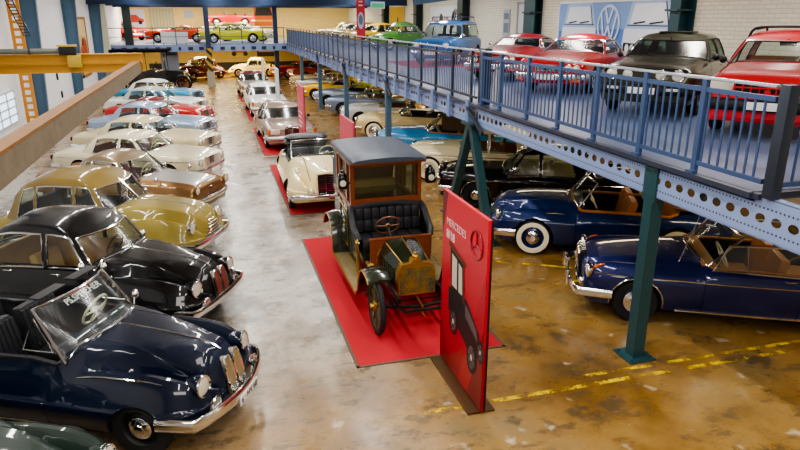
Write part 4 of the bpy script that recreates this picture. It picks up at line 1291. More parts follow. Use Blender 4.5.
sixties('grey-blue saloon with tan roof, standing before the lime green car', (5.2, 30.9), GBL, hd=HR, roof=TANP, inter=INT_TAN, group=GR, detail=False)
sixties('lime green coupe with white pillars', (5.15, 34.0), SBL, hd=HR, roof=LIME, inter=INT_BLK, group=GR, name='coupe_car', detail=False, g=gh_coupe(1.3), sp=box_style(L=4.3, doors=[(-.5, .62)]))
sixties('bright yellow coupe with black windows', (5.0, 37.3), YEL, hd=HR, inter=INT_BLK, group=GR, name='coupe_car', detail=False, g=gh_coupe(1.3), sp=box_style(L=4.3, doors=[(-.5, .62)]), rimm=CHROME2)
sixties('silver saloon beyond the bright yellow coupe', (5.0, 40.2), paint('light_silver', '#c3c5c4', .5), hd=HR, roof=paint('sand', '#cbb27c'), inter=INT_TAN, group=GR, detail=False)
sixties('sand coloured saloon, last of the row before the far bay', (5.0, 43.2), paint('sand', '#cbb27c'), hd=HR, inter=INT_TAN, group=GR, detail=False)

# ================================================================ cars on the red carpets
GC = 'cars standing on the red carpets'
sp = bmw_style(L=4.5, xf=1.48, xr=-1.3, hood=(.85, 2.12, .42), arch=1.08, archz=0.); B = Body(sp)
CREAM1 = paint('primrose_cream', '#e8d6a2')
t = new_car('convertible_car', 'cream open convertible with black folded top on the second red carpet', (2.35, 14.35), -91, sp, GC)
poly = open_poly(B, .66, -1.15, .2, .16); sp['cabin'] = poly
res = shell(B, t, CREAM1, N=50); coaming(B, t, poly, INT_BLK, .03)
screen(t, B, .68, .22, 1.46, .62, .58, .06, fr=.022)
merc_grille(t, 2.26, .42, .98, .40, .42, surround=CREAM1); wheels(t, B, 'cap', CREAM1)
for s in (1, -1):
    headlamp(t, (B.front_x(.54, .80)+.05, s*.55, .80), .125); headlamp(t, (B.front_x(.3, .55)+.1, s*.36, .56), .08, name='fog_light')
    MB().tube([(x, s*(B.P(x)['w']*.40), B.top(x, B.P(x)['w']*.40)+.01) for x in [-.2+i*.2 for i in range(12)]], .009, 6).build('coach_line', BLACK, t)
bumper(t, 2.36, .86, .44, back=.35, h=.06, bow=.12); bumper(t, 2.3, .8, .44, sg=-1)
for y in (.34, -.34): seat(t, -.12, y, .56, INT_BLK, h=1.08, floor=.36)
seat(t, -.92, 0, 1.1, INT_BLK, h=1.02, floor=.4); steering(t, .32, .34, 1.08, m=IVORY); dash(t, B, .56, 1.02, 1.16, BLACK)
folded_top(t, -1.75, -1.1, 1.3, 1.0, .3, INT_BLK); mirror(B, t, .6, .9, up=.2)
BRN = paint('brown_silver', '#9a8579', .5)
def eighties(label, nose, pm, hd, group, z=0., name='saloon_car', g=None, sp=None, merc=True, roof=None, inter=INT_GRY, detail=True, bumpm=CHROME2, lamps='box', gm=GLASSD, **k):
    sp = sp or box_style(L=4.65, n=7, w=[(0,.78),(.06,.83),(.25,.88),(.5,.89),(.78,.88),(.94,.85),(1,.82)])
    t, B, res = closed_car(name, label, nose, hd, sp, g or gh_saloon(z=1.44), pm, group, z=z, roof=roof, interior=inter, detail=detail, bump=bumpm, gm=gm, N=36, frame=k.pop('frame', CHROME), **k)
    if lamps == 'box': box_lamps(t, B, .58, .69, .34, .18)
    if merc: merc_grille(t, sp['L']/2+.02, .5, .84, .5, .48, star=detail)
    plate(t, sp['L']/2+.13, .46)
    return t, B, res
g = gh_saloon(z=1.46); g['P'] = [(.76,.3),(.69,.26),(.0,.0),(-.08,-.08),(-.95,-.9),(-1.02,-.97)]
eighties('brown-silver saloon facing the aisle on the third red carpet, dark bumper and amber corner lamps', (2.52, 22.1), BRN, -88, GC, strips=((.6, -2.1, 2.1, .014),))
eighties('white saloon on a red carpet behind the brown-silver one', (2.5, 29.9), WHT, -88, GC, detail=False)
eighties('silver-brown car with dark roof, farthest on the red carpets', (2.45, 37.6), paint('silver_brown', '#a59c94', .5), -88, GC, detail=False, roof=paint('maroon', '#5a2a28'))
# ================================================================ cars on the deck
GD = 'cars parked on the upper deck'
OLG = paint('dark_olive', '#3b3d2a', .35)
hs = lambda **k: box_style(**{**dict(L=4.0, n=7, w=[(0,.76),(.06,.80),(.25,.835),(.5,.84),(.78,.835),(.94,.82),(1,.79)], xf=1.22, xr=-1.25, r=.31, hood=(.72, 1.88, .8), boot=(-1.95, -1.4, .7), doors=[(-.45, .66)], zt=[(0,.86),(.1,.92),(.4,.95),(.62,.98),(.7,.99),(.85,.94),(.95,.90),(1,.84)], zf=[(0,.8),(.3,.9),(.6,.92),(.9,.88),(1,.82)]), **k})
# red estate / pick-up at the near end
DREDP = paint('warm_red', '#c8262a')
sp = hs(L=4.25, xf=1.25, hood=(.72, 1.98, .8), zt=[(0,.9),(.1,.96),(.4,.99),(.62,1.02),(.7,1.03),(.85,.99),(.95,.95),(1,.88)]); g = gh_hatch(1.47, P=[(.72,.26),(.65,.2),(-.2,-.18),(-.28,-.26),(-1.3,-1.25),(-1.75,-1.5)], roof=[(-1.6,1.4),(-.6,1.5),(0,1.49),(.3,1.43)])
t, B, res = closed_car('estate_car', 'red estate car with black roof rails and tan seats at the deck end', (7.4, 7.25), 219, sp, g, DREDP, GD, z=ZD, interior=INT_TAN, bump=BLACK, frame=BLACK, rimm=BLACK, capm=CHROME2, N=44, bumper_z=.5)
x = sp['L']/2
box_lamps(t, B, .60, .74, .32, .17, x=x-.02, frame=CHROME2)
o = MB().box((x-.02, 0, .74), (.05, .84, .17), bev=.01).build('grille', WELL, t)
mb = MB()
for z in (.655, .74, .825): mb.bar((x+.012, -.42, z), (x+.012, .42, z), .022)
for k in range(9): mb.bar((x+.012, -.42+.105*k, .655), (x+.012, -.42+.105*k, .825), .016)
mb.box((x+.02, 0, .69), (.02, .08, .05))
mb.build('grille_bars', DREDP, o)
MB().tube(smooth_pts([(.08, -.60, 1.36), (.04, -.54, 1.50), (.02, -.3, 1.535), (.02, .3, 1.535), (.04, .54, 1.50), (.08, .60, 1.36)]), .022, 8).build('roof_cross_bar', BLACK, t)
for s in (1, -1): MB().tube([(.02, s*.50, 1.50), (-1.2, s*.50, 1.52), (-1.4, s*.5, 1.42)], .02, 8).build('roof_rail', BLACK, t)
MB().tube([(.38, 0, 1.36), (.34, 0, 1.30)], .01, 6).box((.31, 0, 1.29), (.03, .24, .07), bev=.012).build('rear_view_mirror', BLACK, t)
plate(t, x+.12, .5)
# dark olive hatchback with four round lamps
sp = hs(); g = gh_hatch(1.42)
t, B, res = closed_car('hatchback_car', 'dark olive hatchback with four round headlamps beside the red estate', (7.25, 9.78), 219, sp, g, OLG, GD, z=ZD, interior=INT_GRY, bump=BLACK, frame=BLACK, rimm=BLACK, capm=CHROME2, N=44, gm=glass('green_tinted_glass', '#a9c4b2', .5, .10), bumper_z=.48)
grille_bars(t, 1.985, 1.4, .62, .84, 5, m=BLACK, frame=False)
for y in (.56, .28):
    for s in (1, -1): headlamp(t, (2.01, s*y, .735), .095 if y > .4 else .085)
MB().box((-.2, 0, 1.408), (.55, .62, .03), bev=.01).build('sunroof', BLACK, t)
MB().tube([(.38, 0, 1.32), (.36, 0, 1.28)], .01, 6).box((.33, 0, 1.26), (.03, .22, .06), bev=.012).build('rear_view_mirror', BLACK, t)
for s in (1, -1): MB().box((2.09, s*.5, .5), (.03, .2, .05), bev=.01).build('indicator', LENS, t)
plate(t, 2.13, .47)
# two red coupes
def coupe(label, nose, pm, z=ZD, grp=GD, hd=180, N=40, g=None):
    sp = box_style(L=4.3, n=4.5, w=[(0,.74),(.06,.79),(.25,.84),(.5,.85),(.78,.845),(.94,.82),(1,.78)], zt=[(0,.78),(.1,.88),(.4,.92),(.62,.93),(.7,.92),(.85,.86),(.95,.79),(1,.72)], zf=[(0,.76),(.3,.86),(.6,.88),(.9,.84),(1,.74)], doors=[(-.55, .6)], hood=(.66, 2.02, .74), boot=(-2., -1.4, .7), xf=1.28, xr=-1.2)
    t, B, res = closed_car('coupe_car', label, nose, hd, sp, g or gh_coupe(1.30), pm, grp, z=z, interior=INT_BLK, N=N, rimm=CHROME2, bumper_z=.42)
    round_lamps(t, B, (.64, .46), .60, .08); grille_bars(t, B.front_x(.1, .6)+.02, .6, .54, .66, 3, m=CHROME)
    for s in (1, -1): MB().box((B.front_x(.7, .42)+.06, s*.66, .34), (.04, .2, .06), bev=.01).build('indicator', AMBER, t)
    plate(t, 2.26, .40)
    return t, B
coupe('bright red coupe with chrome bumper in front of the blue car poster', (7.35, 13.35), REDP, hd=221, g=gh_coupe(1.30))
coupe('darker red fastback coupe between the bright red coupe and the blue boxy car', (7.4, 16.7), paint('deep_red', '#8f181c'), hd=221, g=gh_coupe(1.24))
# blue boxy car with roof rack
BOXB = paint('medium_blue', '#33659f')
sp = hs(L=3.7, zt=[(0,.95),(.2,1.0),(.6,1.02),(.8,.98),(1,.92)], zf=.9, hood=(.75, 1.75, .8), boot=(-1.8, -1.4, .7), xf=1.1, xr=-1.15, doors=[(-.3, .62)]); g = gh_hatch(1.55, P=[(.78,.5),(.72,.45),(-.2,-.2),(-.28,-.28),(-1.35,-1.3),(-1.6,-1.5)], roof=[(-1.55,1.54),(-.6,1.6),(.2,1.59),(.5,1.54)], yt=.66)
t, B, res = closed_car('estate_car', 'blue boxy estate car with white roof and roof rack on the deck', (7.8, 22.9), 230, sp, g, BOXB, GD, z=ZD, interior=INT_GRY, roof=BOXB, N=36)
rk = MB()
for s in (1, -1): rk.tube([(.35, s*.55, 1.70), (-1.4, s*.55, 1.70)], .016, 6)
for k in range(7): rk.tube([(.35-.29*k, -.55, 1.70), (.35-.29*k, .55, 1.70)], .012, 6)
for xx in (.3, -1.3):
    for s in (1, -1): rk.tube([(xx, s*.55, 1.70), (xx, s*.6, 1.53)], .014, 6)
rk.build('roof_rack', RAILD, t); round_lamps(t, B, (.58,), .72, .1); plate(t, 1.98, .44)
tag(MB().box((8.9, 24.0, ZD+.004), (4.2, 3.8, .008)).build('carpet', mat('red_carpet', '#b8222c', rough=.95, noise=.2, nscale=60, bump=.2), smooth=False), 'red carpet under the blue boxy car on the deck', 'carpet')
# beetles
def beetle(label, nose, hd, pm, grp, z=0., N=44):
    sp = beetle_style(); g = gh_beetle()
    t, B, res = closed_car('small_car', label, nose, hd, sp, g, pm, grp, z=z, interior=INT_BLK, N=N, rimm=CRM, bumper_z=.38, tw=.15)
    for s in (1, -1): headlamp(t, (B.front_x(.56, .68)+.0, s*.56, .68), .095, (1, 0, .5))
    MB().tube([(x, 0, B.top(x, 0)+.006) for x in [.8+i*.1 for i in range(10)]], .009, 6).build('bonnet_strip', CHROME, t)
    return t
beetle('rounded green small car with chrome trim on the upper deck', (8.3, 34.6), 200, paint('leaf_green', '#42702f'), GD, ZD)
GF = 'cars parked in the far bay'
beetle('pale yellow rounded small car standing across the far bay', (1.3, 53.2), 176, paint('pale_yellow', '#ecd377'), GF)
# farther deck cars
YL2 = paint('warm_yellow', '#d8b42f')
sixties('yellow saloon behind the hanging red banner on the deck', (8.0, 39.2), YL2, hd=203, zz=ZD, group=GD, detail=False, inter=INT_BLK)
sixties('ochre saloon beside the yellow one on the deck', (8.1, 42.8), paint('ochre', '#a88a3c', .2), hd=203, zz=ZD, group=GD, detail=False, inter=INT_BLK)
sixties('tan saloon on the deck, second from its far corner', (8.2, 46.4), paint('light_tan', '#bca06a', .2), hd=203, zz=ZD, group=GD, detail=False, inter=INT_BLK)
sixties('bronze saloon nearest the far corner of the deck', (8.3, 50.), paint('bronze', '#96784a', .3), hd=203, zz=ZD, group=GD, detail=False, inter=INT_BLK)
GB = 'cars on the far deck'
sixties('beige saloon at the right end of the far deck', (4.9, 51.6), paint('pale_beige', '#d8cfa0'), hd=-12, zz=ZD, group=GB, detail=False, inter=INT_BLK)
sixties('yellow-green estate left of the beige saloon on the far deck', (3.9, 48.4), paint('yellow_green', '#c4c631'), hd=2, zz=ZD, group=GB, detail=False, inter=INT_BLK, name='estate_car')
sixties('orange-red sports car low behind the far railing', (-4.2, 50.6), paint('orange_red', '#d9481f'), hd=178, zz=ZD, group=GB, detail=False, inter=INT_BLK, g=gh_coupe(1.2), sp=box_style(L=4.4, doors=[(-.5, .62)]), name='coupe_car')
sixties('bright red hatchback at the left end of the far deck', (-4.9, 55.4), REDP, hd=-40, zz=ZD, group=GB, detail=False, inter=INT_BLK, sp=hs(), g=gh_hatch(1.4), name='hatchback_car')
# wall shelf with a red open car
t = thing('wall_shelf', 'white wall shelf bracketed to the far wall under the small red open car', 'shelf', (1.9, 57.6, 3.75))
MB().box((0, 0, -.06), (4.6, 2.6, .1)).build('shelf_board', WHITE, t)
for s in (-1.8, 1.8): MB().bar((s, 1.5, -1.0), (s, -.9, -.12), .08).bar((s, 1.5, -.14), (s, 1.5, -1.05), .08).build('bracket', RAILD, t)
open_car('small red open car up on the far wall shelf', (.0, 57.4), REDP, hd=180, sp=box_style(L=3.9, xf=1.15, xr=-1.1, hood=(.75, 1.8, .7), boot=(-1.8, -1.3, .7), doors=[(-.5, .6)]), group=GB, z=3.75, h=1.2)
# far bay
sixties('bright red open sports car low in the far bay, right of the yellow one', (4.6, 50.6), REDP, hd=200, group=GF, detail=False, inter=INT_BLK, g=gh_coupe(1.2), sp=box_style(L=4.1, xf=1.2, xr=-1.15, hood=(.68, 1.9, .7), boot=(-1.9, -1.3, .7), doors=[(-.5, .6)]), name='coupe_car')
sixties('orange-red saloon in the far bay behind the dark posts', (5.6, 48.6), paint('vermilion', '#d4431f'), hd=190, group=GF, detail=False, inter=INT_BLK)
sp = bmw_style(L=4.3, xf=1.3, xr=-1.3, hood=(.86, 2.05, .42), boot=(-1.9, -1.25, .5)); g = gh_bmw(roof=[(-1.35,1.3),(-.9,1.58),(-.4,1.68),(.05,1.68),(.35,1.62)])
t, B, res = closed_car('vintage_car', 'dark red vintage saloon in the far bay left of the yellow car', (-2.4, 50.2), -140, sp, g, paint('maroon_red', '#6b1f1c'), GF, interior=INT_TAN, N=36, rimm=paint('maroon_red', '#6b1f1c'))
for s in (1, -1): headlamp(t, (B.front_x(.5, .8)+.05, s*.52, .8), .12)
kidney(t, B, 0, .5, .9, .2, name='grille')
# ================================================================ carpets and display boards
CARP = mat('red_carpet', '#c41f2e', rough=.95, noise=.18, nscale=70, bump=.25)
CARPE = mat('carpet_edge_strip', '#5d4a3c', rough=.6)
def carpet(x0, x1, y0, y1, label):
    o = MB().box(((x0+x1)/2, (y0+y1)/2, .003), (x1-x0, y1-y0, .006)).build('carpet', CARP, smooth=False)
    tag(o, label, 'carpet', 'red carpets under the centre cars')
    for x in (x0+.02, x1-.02): MB().box((x, (y0+y1)/2, .004), (.04, y1-y0, .009)).build('edge_strip', CARPE, o, smooth=False)
    MB().box(((x0+x1)/2, y0+.02, .004), (x1-x0, .04, .009)).build('edge_strip', CARPE, o, smooth=False)
carpet(1.52, 3.66, 7.32, 12.7, 'nearest red carpet, under the veteran car behind the tall red board')
carpet(1.50, 3.66, 14.5, 20.1, 'red carpet under the cream convertible')
carpet(1.48, 3.66, 21.6, 27.6, 'red carpet under the brown-silver saloon')
carpet(1.48, 3.66, 29.2, 35.0, 'red carpet under the white saloon')
carpet(1.46, 3.66, 36.6, 42.2, 'farthest red carpet, under the silver-brown car')

def board_mat():
    m, N, L, B = _new('red_board_print')
    tc = N.new('ShaderNodeTexCoord'); sp = N.new('ShaderNodeSeparateXYZ'); L.new(tc.outputs['Object'], sp.inputs[0])
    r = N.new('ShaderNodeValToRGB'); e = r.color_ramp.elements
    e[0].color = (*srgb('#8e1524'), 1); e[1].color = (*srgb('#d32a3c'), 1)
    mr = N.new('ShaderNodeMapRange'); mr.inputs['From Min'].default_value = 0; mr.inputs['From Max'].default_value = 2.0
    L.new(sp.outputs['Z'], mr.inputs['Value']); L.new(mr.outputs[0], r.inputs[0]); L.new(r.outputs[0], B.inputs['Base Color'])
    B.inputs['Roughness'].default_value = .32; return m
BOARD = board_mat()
PUR = mat('board_plum_facet', '#6d1a2e', rough=.32); DRD = mat('board_dark_red_facet', '#7f1220', rough=.32); MRD = mat('board_mid_red_facet', '#b01f31', rough=.32)
BWHT = mat('board_white_print', '#f3ece8', rough=.4); BSTAR = mat('board_star_red', '#8a1526', rough=.4)
B1, B2, B3, B4 = (mat('print_'+n, c, rough=.45) for n, c in (('black', '#1a1718'), ('grey', '#5a5556'), ('brown', '#6a3a22'), ('bone', '#cfc4b4')))
def flat(name, polys, m, parent, M, z=0.):
    """flat printed shapes in a sign's own plane"""
    mb = MB()
    for i, p in enumerate(polys): mb.add([(a, b, z+.0002*i) for a, b in p], [tuple(range(len(p)))], M)
    return mb.build(name, m, parent, smooth=False, fix=False)
def ell(cx, cy, rx, ry, n=18, a0=0): return [(cx+rx*cos(a0+2*PI*k/n), cy+ry*sin(a0+2*PI*k/n)) for k in range(n)]
def quad_bar(x0, y0, x1, y1, w):
    d = Vector((x1-x0, y1-y0)).normalized(); n = Vector((-d.y, d.x))*w/2
    return [(x0+n.x, y0+n.y), (x0-n.x, y0-n.y), (x1-n.x, y1-n.y), (x1+n.x, y1+n.y)]
def vintage_picture(parent, M, s=1., cx=0., cy=0.):
    q = lambda P: [(cx+s*a, cy+s*b) for a, b in P]
    flat('car_picture', [q([(-.34,.42),(-.02,.34),(.02,.02),(-.30,.02)]), q([(-.36,.02),(.06,.06),(.36,-.12),(.40,-.34),(.10,-.36),(-.36,-.20)])], B1, parent, M, .003)
    flat('car_picture', [q([(-.29,.36),(-.17,.335),(-.16,.06),(-.28,.06)]), q([(-.13,.325),(-.05,.305),(-.03,.06),(-.12,.06)])], B4, parent, M, .004)
    flat('car_picture', [q([(-.37,.46),(.03,.37),(.03,.33),(-.37,.41)]), q([(-.03,.33),(-.01,.325),(.02,.0),(-.01,.0)])], B3, parent, M, .005)
    flat('car_picture', [q([(.05,.02),(.30,-.10),(.33,-.2),(.05,-.1)])], B2, parent, M, .0045)
    for x, y, r in ((-.22,-.27,.13), (.22,-.40,.15), (.40,-.26,.10)):
        flat('car_picture', [q(ell(x, y, r*.72, r))], B1, parent, M, .006); flat('car_picture', [q(ell(x, y, r*.5, r*.72))], B2, parent, M, .007); flat('car_picture', [q(ell(x, y, r*.14, r*.2))], B4, parent, M, .008)
        flat('car_picture', [q(quad_bar(x-r*.5*cos(a), y-r*.72*sin(a), x+r*.5*cos(a), y+r*.72*sin(a), .014)) for a in (0, PI/3, 2*PI/3)], B1, parent, M, .0075)
def display_board(y0, label, full=True, face=None):
    t = thing('display_board', label, 'sign', (2.70, y0+.7, 0), 0, 'upright display boards before the carpets')
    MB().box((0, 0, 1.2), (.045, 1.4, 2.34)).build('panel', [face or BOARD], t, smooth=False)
    MB().box((0, 0, .012), (.34, 1.36, .022)).build('base_plate', mat('bronze_steel_foot', '#6b5537', rough=.35, metal=.7), t, smooth=False)
    MB().bar((.022, -.7, .05), (.022, -.7, 2.37), .05, .012).build('edge_strip', mat('black_board_edge', '#151316', rough=.4), t, smooth=False)
    M = frame_M((-.0235, 0, 1.2), (0, -1, 0), (0, 0, 1))
    if full:
        flat('facet', [[(-.70,1.165),(-.52,1.165),(-.70,.55)]], PUR, t, M, .001)
        flat('facet', [[(.70,.55),(.70,-1.165),(-.05,-1.165)]], MRD, t, M, .001)
        flat('facet', [[(.70,-.1),(.70,-1.165),(.28,-1.165)]], DRD, t, M, .002)
        flat('facet', [[(-.70,-.55),(-.70,-1.165),(-.35,-1.165)]], DRD, t, M, .0015)
        text('lettering', 'MERCEDES', .135, BWHT, t, M @ Matrix.Translation((-.55, .80, .002)), extrude=.001, align='LEFT', bold=-.002)
        text('lettering', '8/18', .16, BWHT, t, M @ Matrix.Translation((-.55, .635, .002)), extrude=.001, align='LEFT', bold=.002)
        q = MB(); star_ring(q, M @ Matrix.Translation((.42, .80, .004)), .165, .011); q.build('emblem', BSTAR, t)
        vintage_picture(t, M, 1.4, .08, -.06)
    return t
display_board(5.91, 'tall red board with white heading and star ring emblem before the veteran car')
RB2 = mat('board_rose_red', '#d3475e', rough=.4)
for y0, lb in ((12.76, 'red board with white lettering lines, before the cream convertible'), (20.14, 'narrow-looking red board with white lines before the brown-silver saloon')):
    t = display_board(y0, lb, False, RB2); M = frame_M((-.0235, 0, 1.2), (0, -1, 0), (0, 0, 1))
    flat('printed_lines', [quad_bar(-.5, z, .3-.2*(i % 2), z, .06) for i, z in enumerate((.3, .15, 0, -.15))], BWHT, t, M, .002)
    flat('car_picture', [ell(0, -.55, .5, .2)], B4, t, M, .002)
PALE = mat('board_pale_grey', '#dfe3e8', rough=.4)
display_board(27.7, 'pale board at the front of the white saloon', False, PALE)
display_board(35.1, 'pale board at the front of the farthest carpet car', False, PALE)

# ================================================================ the veteran car
VG = mat('dark_green_lacquer', '#1c2415', rough=.2, coat=1., noise=.2); VBLK = paint('carriage_black', '#0d0d0e')
MAHO = mat('mahogany', '#7b3a18', rough=.3, coat=.6, noise=.35, nscale=12); ROOFL = mat('slate_leather_roof', '#3a4351', rough=.45, noise=.1, bump=.15, nscale=40)
OLIVEW = mat('olive_wheel_paint', '#4a4426', rough=.4, noise=.15); HONEY = None
def honey_mat():
    m, N, L, B = _new('honeycomb_radiator')
    tc = N.new('ShaderNodeTexCoord'); v = N.new('ShaderNodeTexVoronoi'); v.inputs['Scale'].default_value = 55; L.new(tc.outputs['Object'], v.inputs['Vector'])
    nz = N.new('ShaderNodeTexNoise'); nz.inputs['Scale'].default_value = 6; nz.inputs['Detail'].default_value = 5; L.new(tc.outputs['Object'], nz.inputs['Vector'])
    r = N.new('ShaderNodeValToRGB'); e = r.color_ramp.elements; e[0].color = (*srgb('#6f7a62'), 1); e[0].position = .35; e[1].color = (*srgb('#c79b46'), 1); e[1].position = .7
    L.new(nz.outputs['Fac'], r.inputs[0])
    mx = N.new('ShaderNodeMix'); mx.data_type = 'RGBA'; mx.blend_type = 'MULTIPLY'; mx.inputs['Factor'].default_value = .75
    r2 = N.new('ShaderNodeValToRGB'); r2.color_ramp.elements[0].color = (1, 1, 1, 1); r2.color_ramp.elements[1].color = (.35, .35, .3, 1); r2.color_ramp.elements[1].position = .6
    L.new(v.outputs['Distance'], r2.inputs[0]); L.new(r.outputs[0], mx.inputs['A']); L.new(r2.outputs[0], mx.inputs['B']); L.new(mx.outputs['Result'], B.inputs['Base Color'])
    B.inputs['Metallic'].default_value = .5; B.inputs['Roughness'].default_value = .45; return m
HONEY = honey_mat()
def spoke_wheel(root, x, y, r, rimm, tw=.085, spokes=12, hubm=BRASS):
    R = Matrix.Rotation(-PI/2, 4, 'X'); q = MB()
    q.tube([((r-tw/2)*cos(2*PI*k/36), 0, (r-tw/2)*sin(2*PI*k/36)) for k in range(36)], tw/2, 10, closed=True, up=(0, 1, 0))
    o = q.build('wheel', RUBBER, root)
    ri = r-tw*.95
    MB().lathe([(ri, -.03), (ri, .03), (ri-.035, .03), (ri-.035, -.03), (ri, -.03)], 36, R, cap=False).build('rim', rimm, o)
    for k in range(spokes):
        a = 2*PI*k/spokes
        MB().tube([(.06*cos(a), 0, .06*sin(a)), ((ri-.03)*cos(a), 0, (ri-.03)*sin(a))], [.02, .014], 6).build('spoke', rimm, o)
    MB().lathe([(.075, -.05), (.075, .03), (.05, .05), (.045, .09), (.001, .1)], 16, R, cap=False).build('hub', hubm, o)
    o.location = (x, y, r); o.rotation_euler = (0, 0, 0 if y > 0 else PI)
    return o
def wing(root, pts, y0, y1, m, name='mudguard', thick=.02, edge=None):
    mb = MB(); n = len(pts); sg = 1
    for x, z in pts: mb.v += [(x, y0, z), (x, (y0+y1)/2, z+.02), (x, y1, z-.03), (x, y1, z-.06), (x, (y0+y1)/2, z-.012), (x, y0, z-thick)]
    for i in range(n-1):
        for j in range(6): mb.f.append([i*6+j, i*6+(j+1) % 6, (i+1)*6+(j+1) % 6, (i+1)*6+j]); mb.m.append(0)
    mb.f += [[0, 1, 2, 3, 4, 5], [(n-1)*6+j for j in range(6)]]; mb.m += [0, 0]
    o = mb.build(name, m, root)
    if edge: MB().tube([(x, y1, z-.04) for x, z in pts], .012, 6).build('edge_bead', edge, o)
    return o
vt = thing('veteran_car', 'veteran car with brass radiator, wooden cab and black tufted driving bench on the near carpet', 'car', (2.68, 9.72, .009), math.radians(-90))
for x, r in ((1.49, .43), (-1.49, .44)):
    for s in (1, -1): spoke_wheel(vt, x, s*.66, r, OLIVEW)
for s in (1, -1):
    MB().box((-.1, s*.36, .52), (3.5, .05, .09), bev=.01).build('chassis_rail', VBLK, vt)
    MB().tube(smooth_pts([(1.95, s*.36, .50), (1.75, s*.36, .43), (1.49, s*.36, .40), (1.2, s*.36, .44), (1.0, s*.36, .5)]), .026, 6).build('leaf_spring', VBLK, vt)
    MB().tube(smooth_pts([(-1.95, s*.42, .56), (-1.7, s*.42, .46), (-1.49, s*.42, .44), (-1.2, s*.42, .47), (-1.0, s*.42, .54)]), .026, 6).build('leaf_spring', VBLK, vt)
    wing(vt, smooth_pts([(1.66, .88), (1.56, .93), (1.40, .95), (1.2, .92), (1.04, .74), (.93, .50), (.80, .37)]), s*.50, s*.82, VG, edge=BRASS)
    wing(vt, smooth_pts([(-.98, .37), (-1.04, .6), (-1.16, .88), (-1.45, 1.0), (-1.74, .94), (-1.95, .70)]), s*.50, s*.84, VG, edge=BRASS)
    o = MB().box((-.09, s*.67, .355), (1.8, .32, .035), bev=.01).build('running_board', mat('worn_brown_board', '#7a6a44', rough=.5, noise=.25), vt)
    MB().box((-.09, s*.83, .357), (1.8, .014, .045)).build('edge_trim', BRASS, o)
MB().tube([(1.49, -.66, .43), (1.49, -.4, .37), (1.49, 0, .33), (1.49, .4, .37), (1.49, .66, .43)], .03, 8).build('front_axle', VBLK, vt)
MB().tube([(-1.49, -.66, .42), (-1.49, .66, .42)], .045, 8).lathe([(.001, -.14), (.14, -.06), (.14, .06), (.001, .14)], 16, Matrix.Translation((-1.49, 0, .42)), cap=False).build('rear_axle', VBLK, vt)
MB().tube([(1.32, -.6, .37), (1.32, .6, .37)], .012, 6).build('tie_rod', VBLK, vt)
MB().tube([(1.95, -.36, .5), (1.95, .36, .5)], .025, 8).build('front_cross_bar', VBLK, vt)
MB().tube([(1.3, 0, .42), (1.62, 0, .40), (1.62, 0, .28), (1.74, 0, .28)], .013, 6).build('starting_handle', BRASS, vt)
# bonnet and radiator
def bon(x, k, zt, w):
    return [(x, -w, .55), (x, -w, zt-.22), (x, -w*.74, zt-.06), (x, 0, zt), (x, w*.74, zt-.06), (x, w, zt-.22), (x, w, .55)]
bo = MB().loft([bon(1.24, 0, 1.0, .28), bon(.9, 0, 1.04, .31), bon(.48, 0, 1.09, .36)], closed=False, cap=False).build('bonnet', VG, vt, ang=20)
for yv in (0, 1, -1): MB().tube([(1.24, yv*.207, .945 if yv else 1.005), (.48, yv*.266, 1.035 if yv else 1.095)], .010, 6).build('hinge', BRASS, bo)
for k in range(6):
    for s in (1, -1): MB().box((.62+.09*k, s*(.345-.02*(k/5)-.01), .72), (.02, .03, .2), bev=.008).build('louvre', VG, bo)
ro = [(-.29, .46), (.29, .46), (.29, .80), (.24, .94), (.10, .96), (.06, 1.02), (-.06, 1.02), (-.10, .96), (-.24, .94), (-.29, .80)]
ra = MB().prism(ro, 1.20, 1.34, axis='x').build('radiator', BRASS, vt, smooth=False)
MB().prism([(-.26, .49), (.26, .49), (.26, .79), (.215, .885), (-.215, .885), (-.26, .79)], 1.335, 1.348, axis='x').build('core', HONEY, ra, smooth=False)
MB().lathe([(.05, 0), (.05, .04), (.03, .06), (.03, .09), (.001, .1)], 16, Matrix.Translation((1.27, 0, 1.015))).build('filler_cap', BRASS, ra)
# firewall, floor and driver's seat
fw = MB().prism([(-.50, .55), (.50, .55), (.50, 1.06), (-.50, 1.06)], .44, .48, axis='x').build('dashboard', MAHO, vt, smooth=False)
MB().tube(smooth_pts([(.485, -.42, .62), (.485, -.36, .86), (.485, -.2, 1.0), (.485, 0, 1.04), (.485, .2, 1.0), (.485, .36, .86), (.485, .42, .62)]), .014, 6).build('brass_arch', BRASS, fw)
MB().box((.455, 0, 1.07), (.07, 1.04, .03), bev=.008).build('top_rail', MAHO, fw)
MB().box((.0, 0, .56), (.95, 1.0, .05)).build('footboard', mat('worn_floorboard', '#5b4a30', rough=.7, noise=.2), vt)
MB().box((-.14, 0, .69), (.46, 1.08, .24), bev=.02).build('seat_box', VG, vt)
st = MB()
for k in range(5): st.box((-.12, -.44+.22*k, .86), (.52, .225, .15), bev=.06)
st.build('seat', INT_BLK, vt)
bk = MB()
for k in range(8):
    for j in range(2): bk.box((-.36-.03*j, -.49+.14*k, 1.05+.2*j), (.13, .15, .22), Matrix.Rotation(0, 4, 'Y'), bev=.055)
bk.tube([(-.40, -.58, 1.35), (-.42, -.3, 1.39), (-.42, .3, 1.39), (-.40, .58, 1.35)], .05, 8)
bko = bk.build('backrest', INT_BLK, vt)
for k in range(7):
    MB().lathe([(.018, 0), (.012, .008), (.001, .01)], 8, Matrix.Translation((-.285, -.42+.14*k, 1.15)) @ Matrix.Rotation(PI/2, 4, 'Y')).build('button', BLACK, bko)
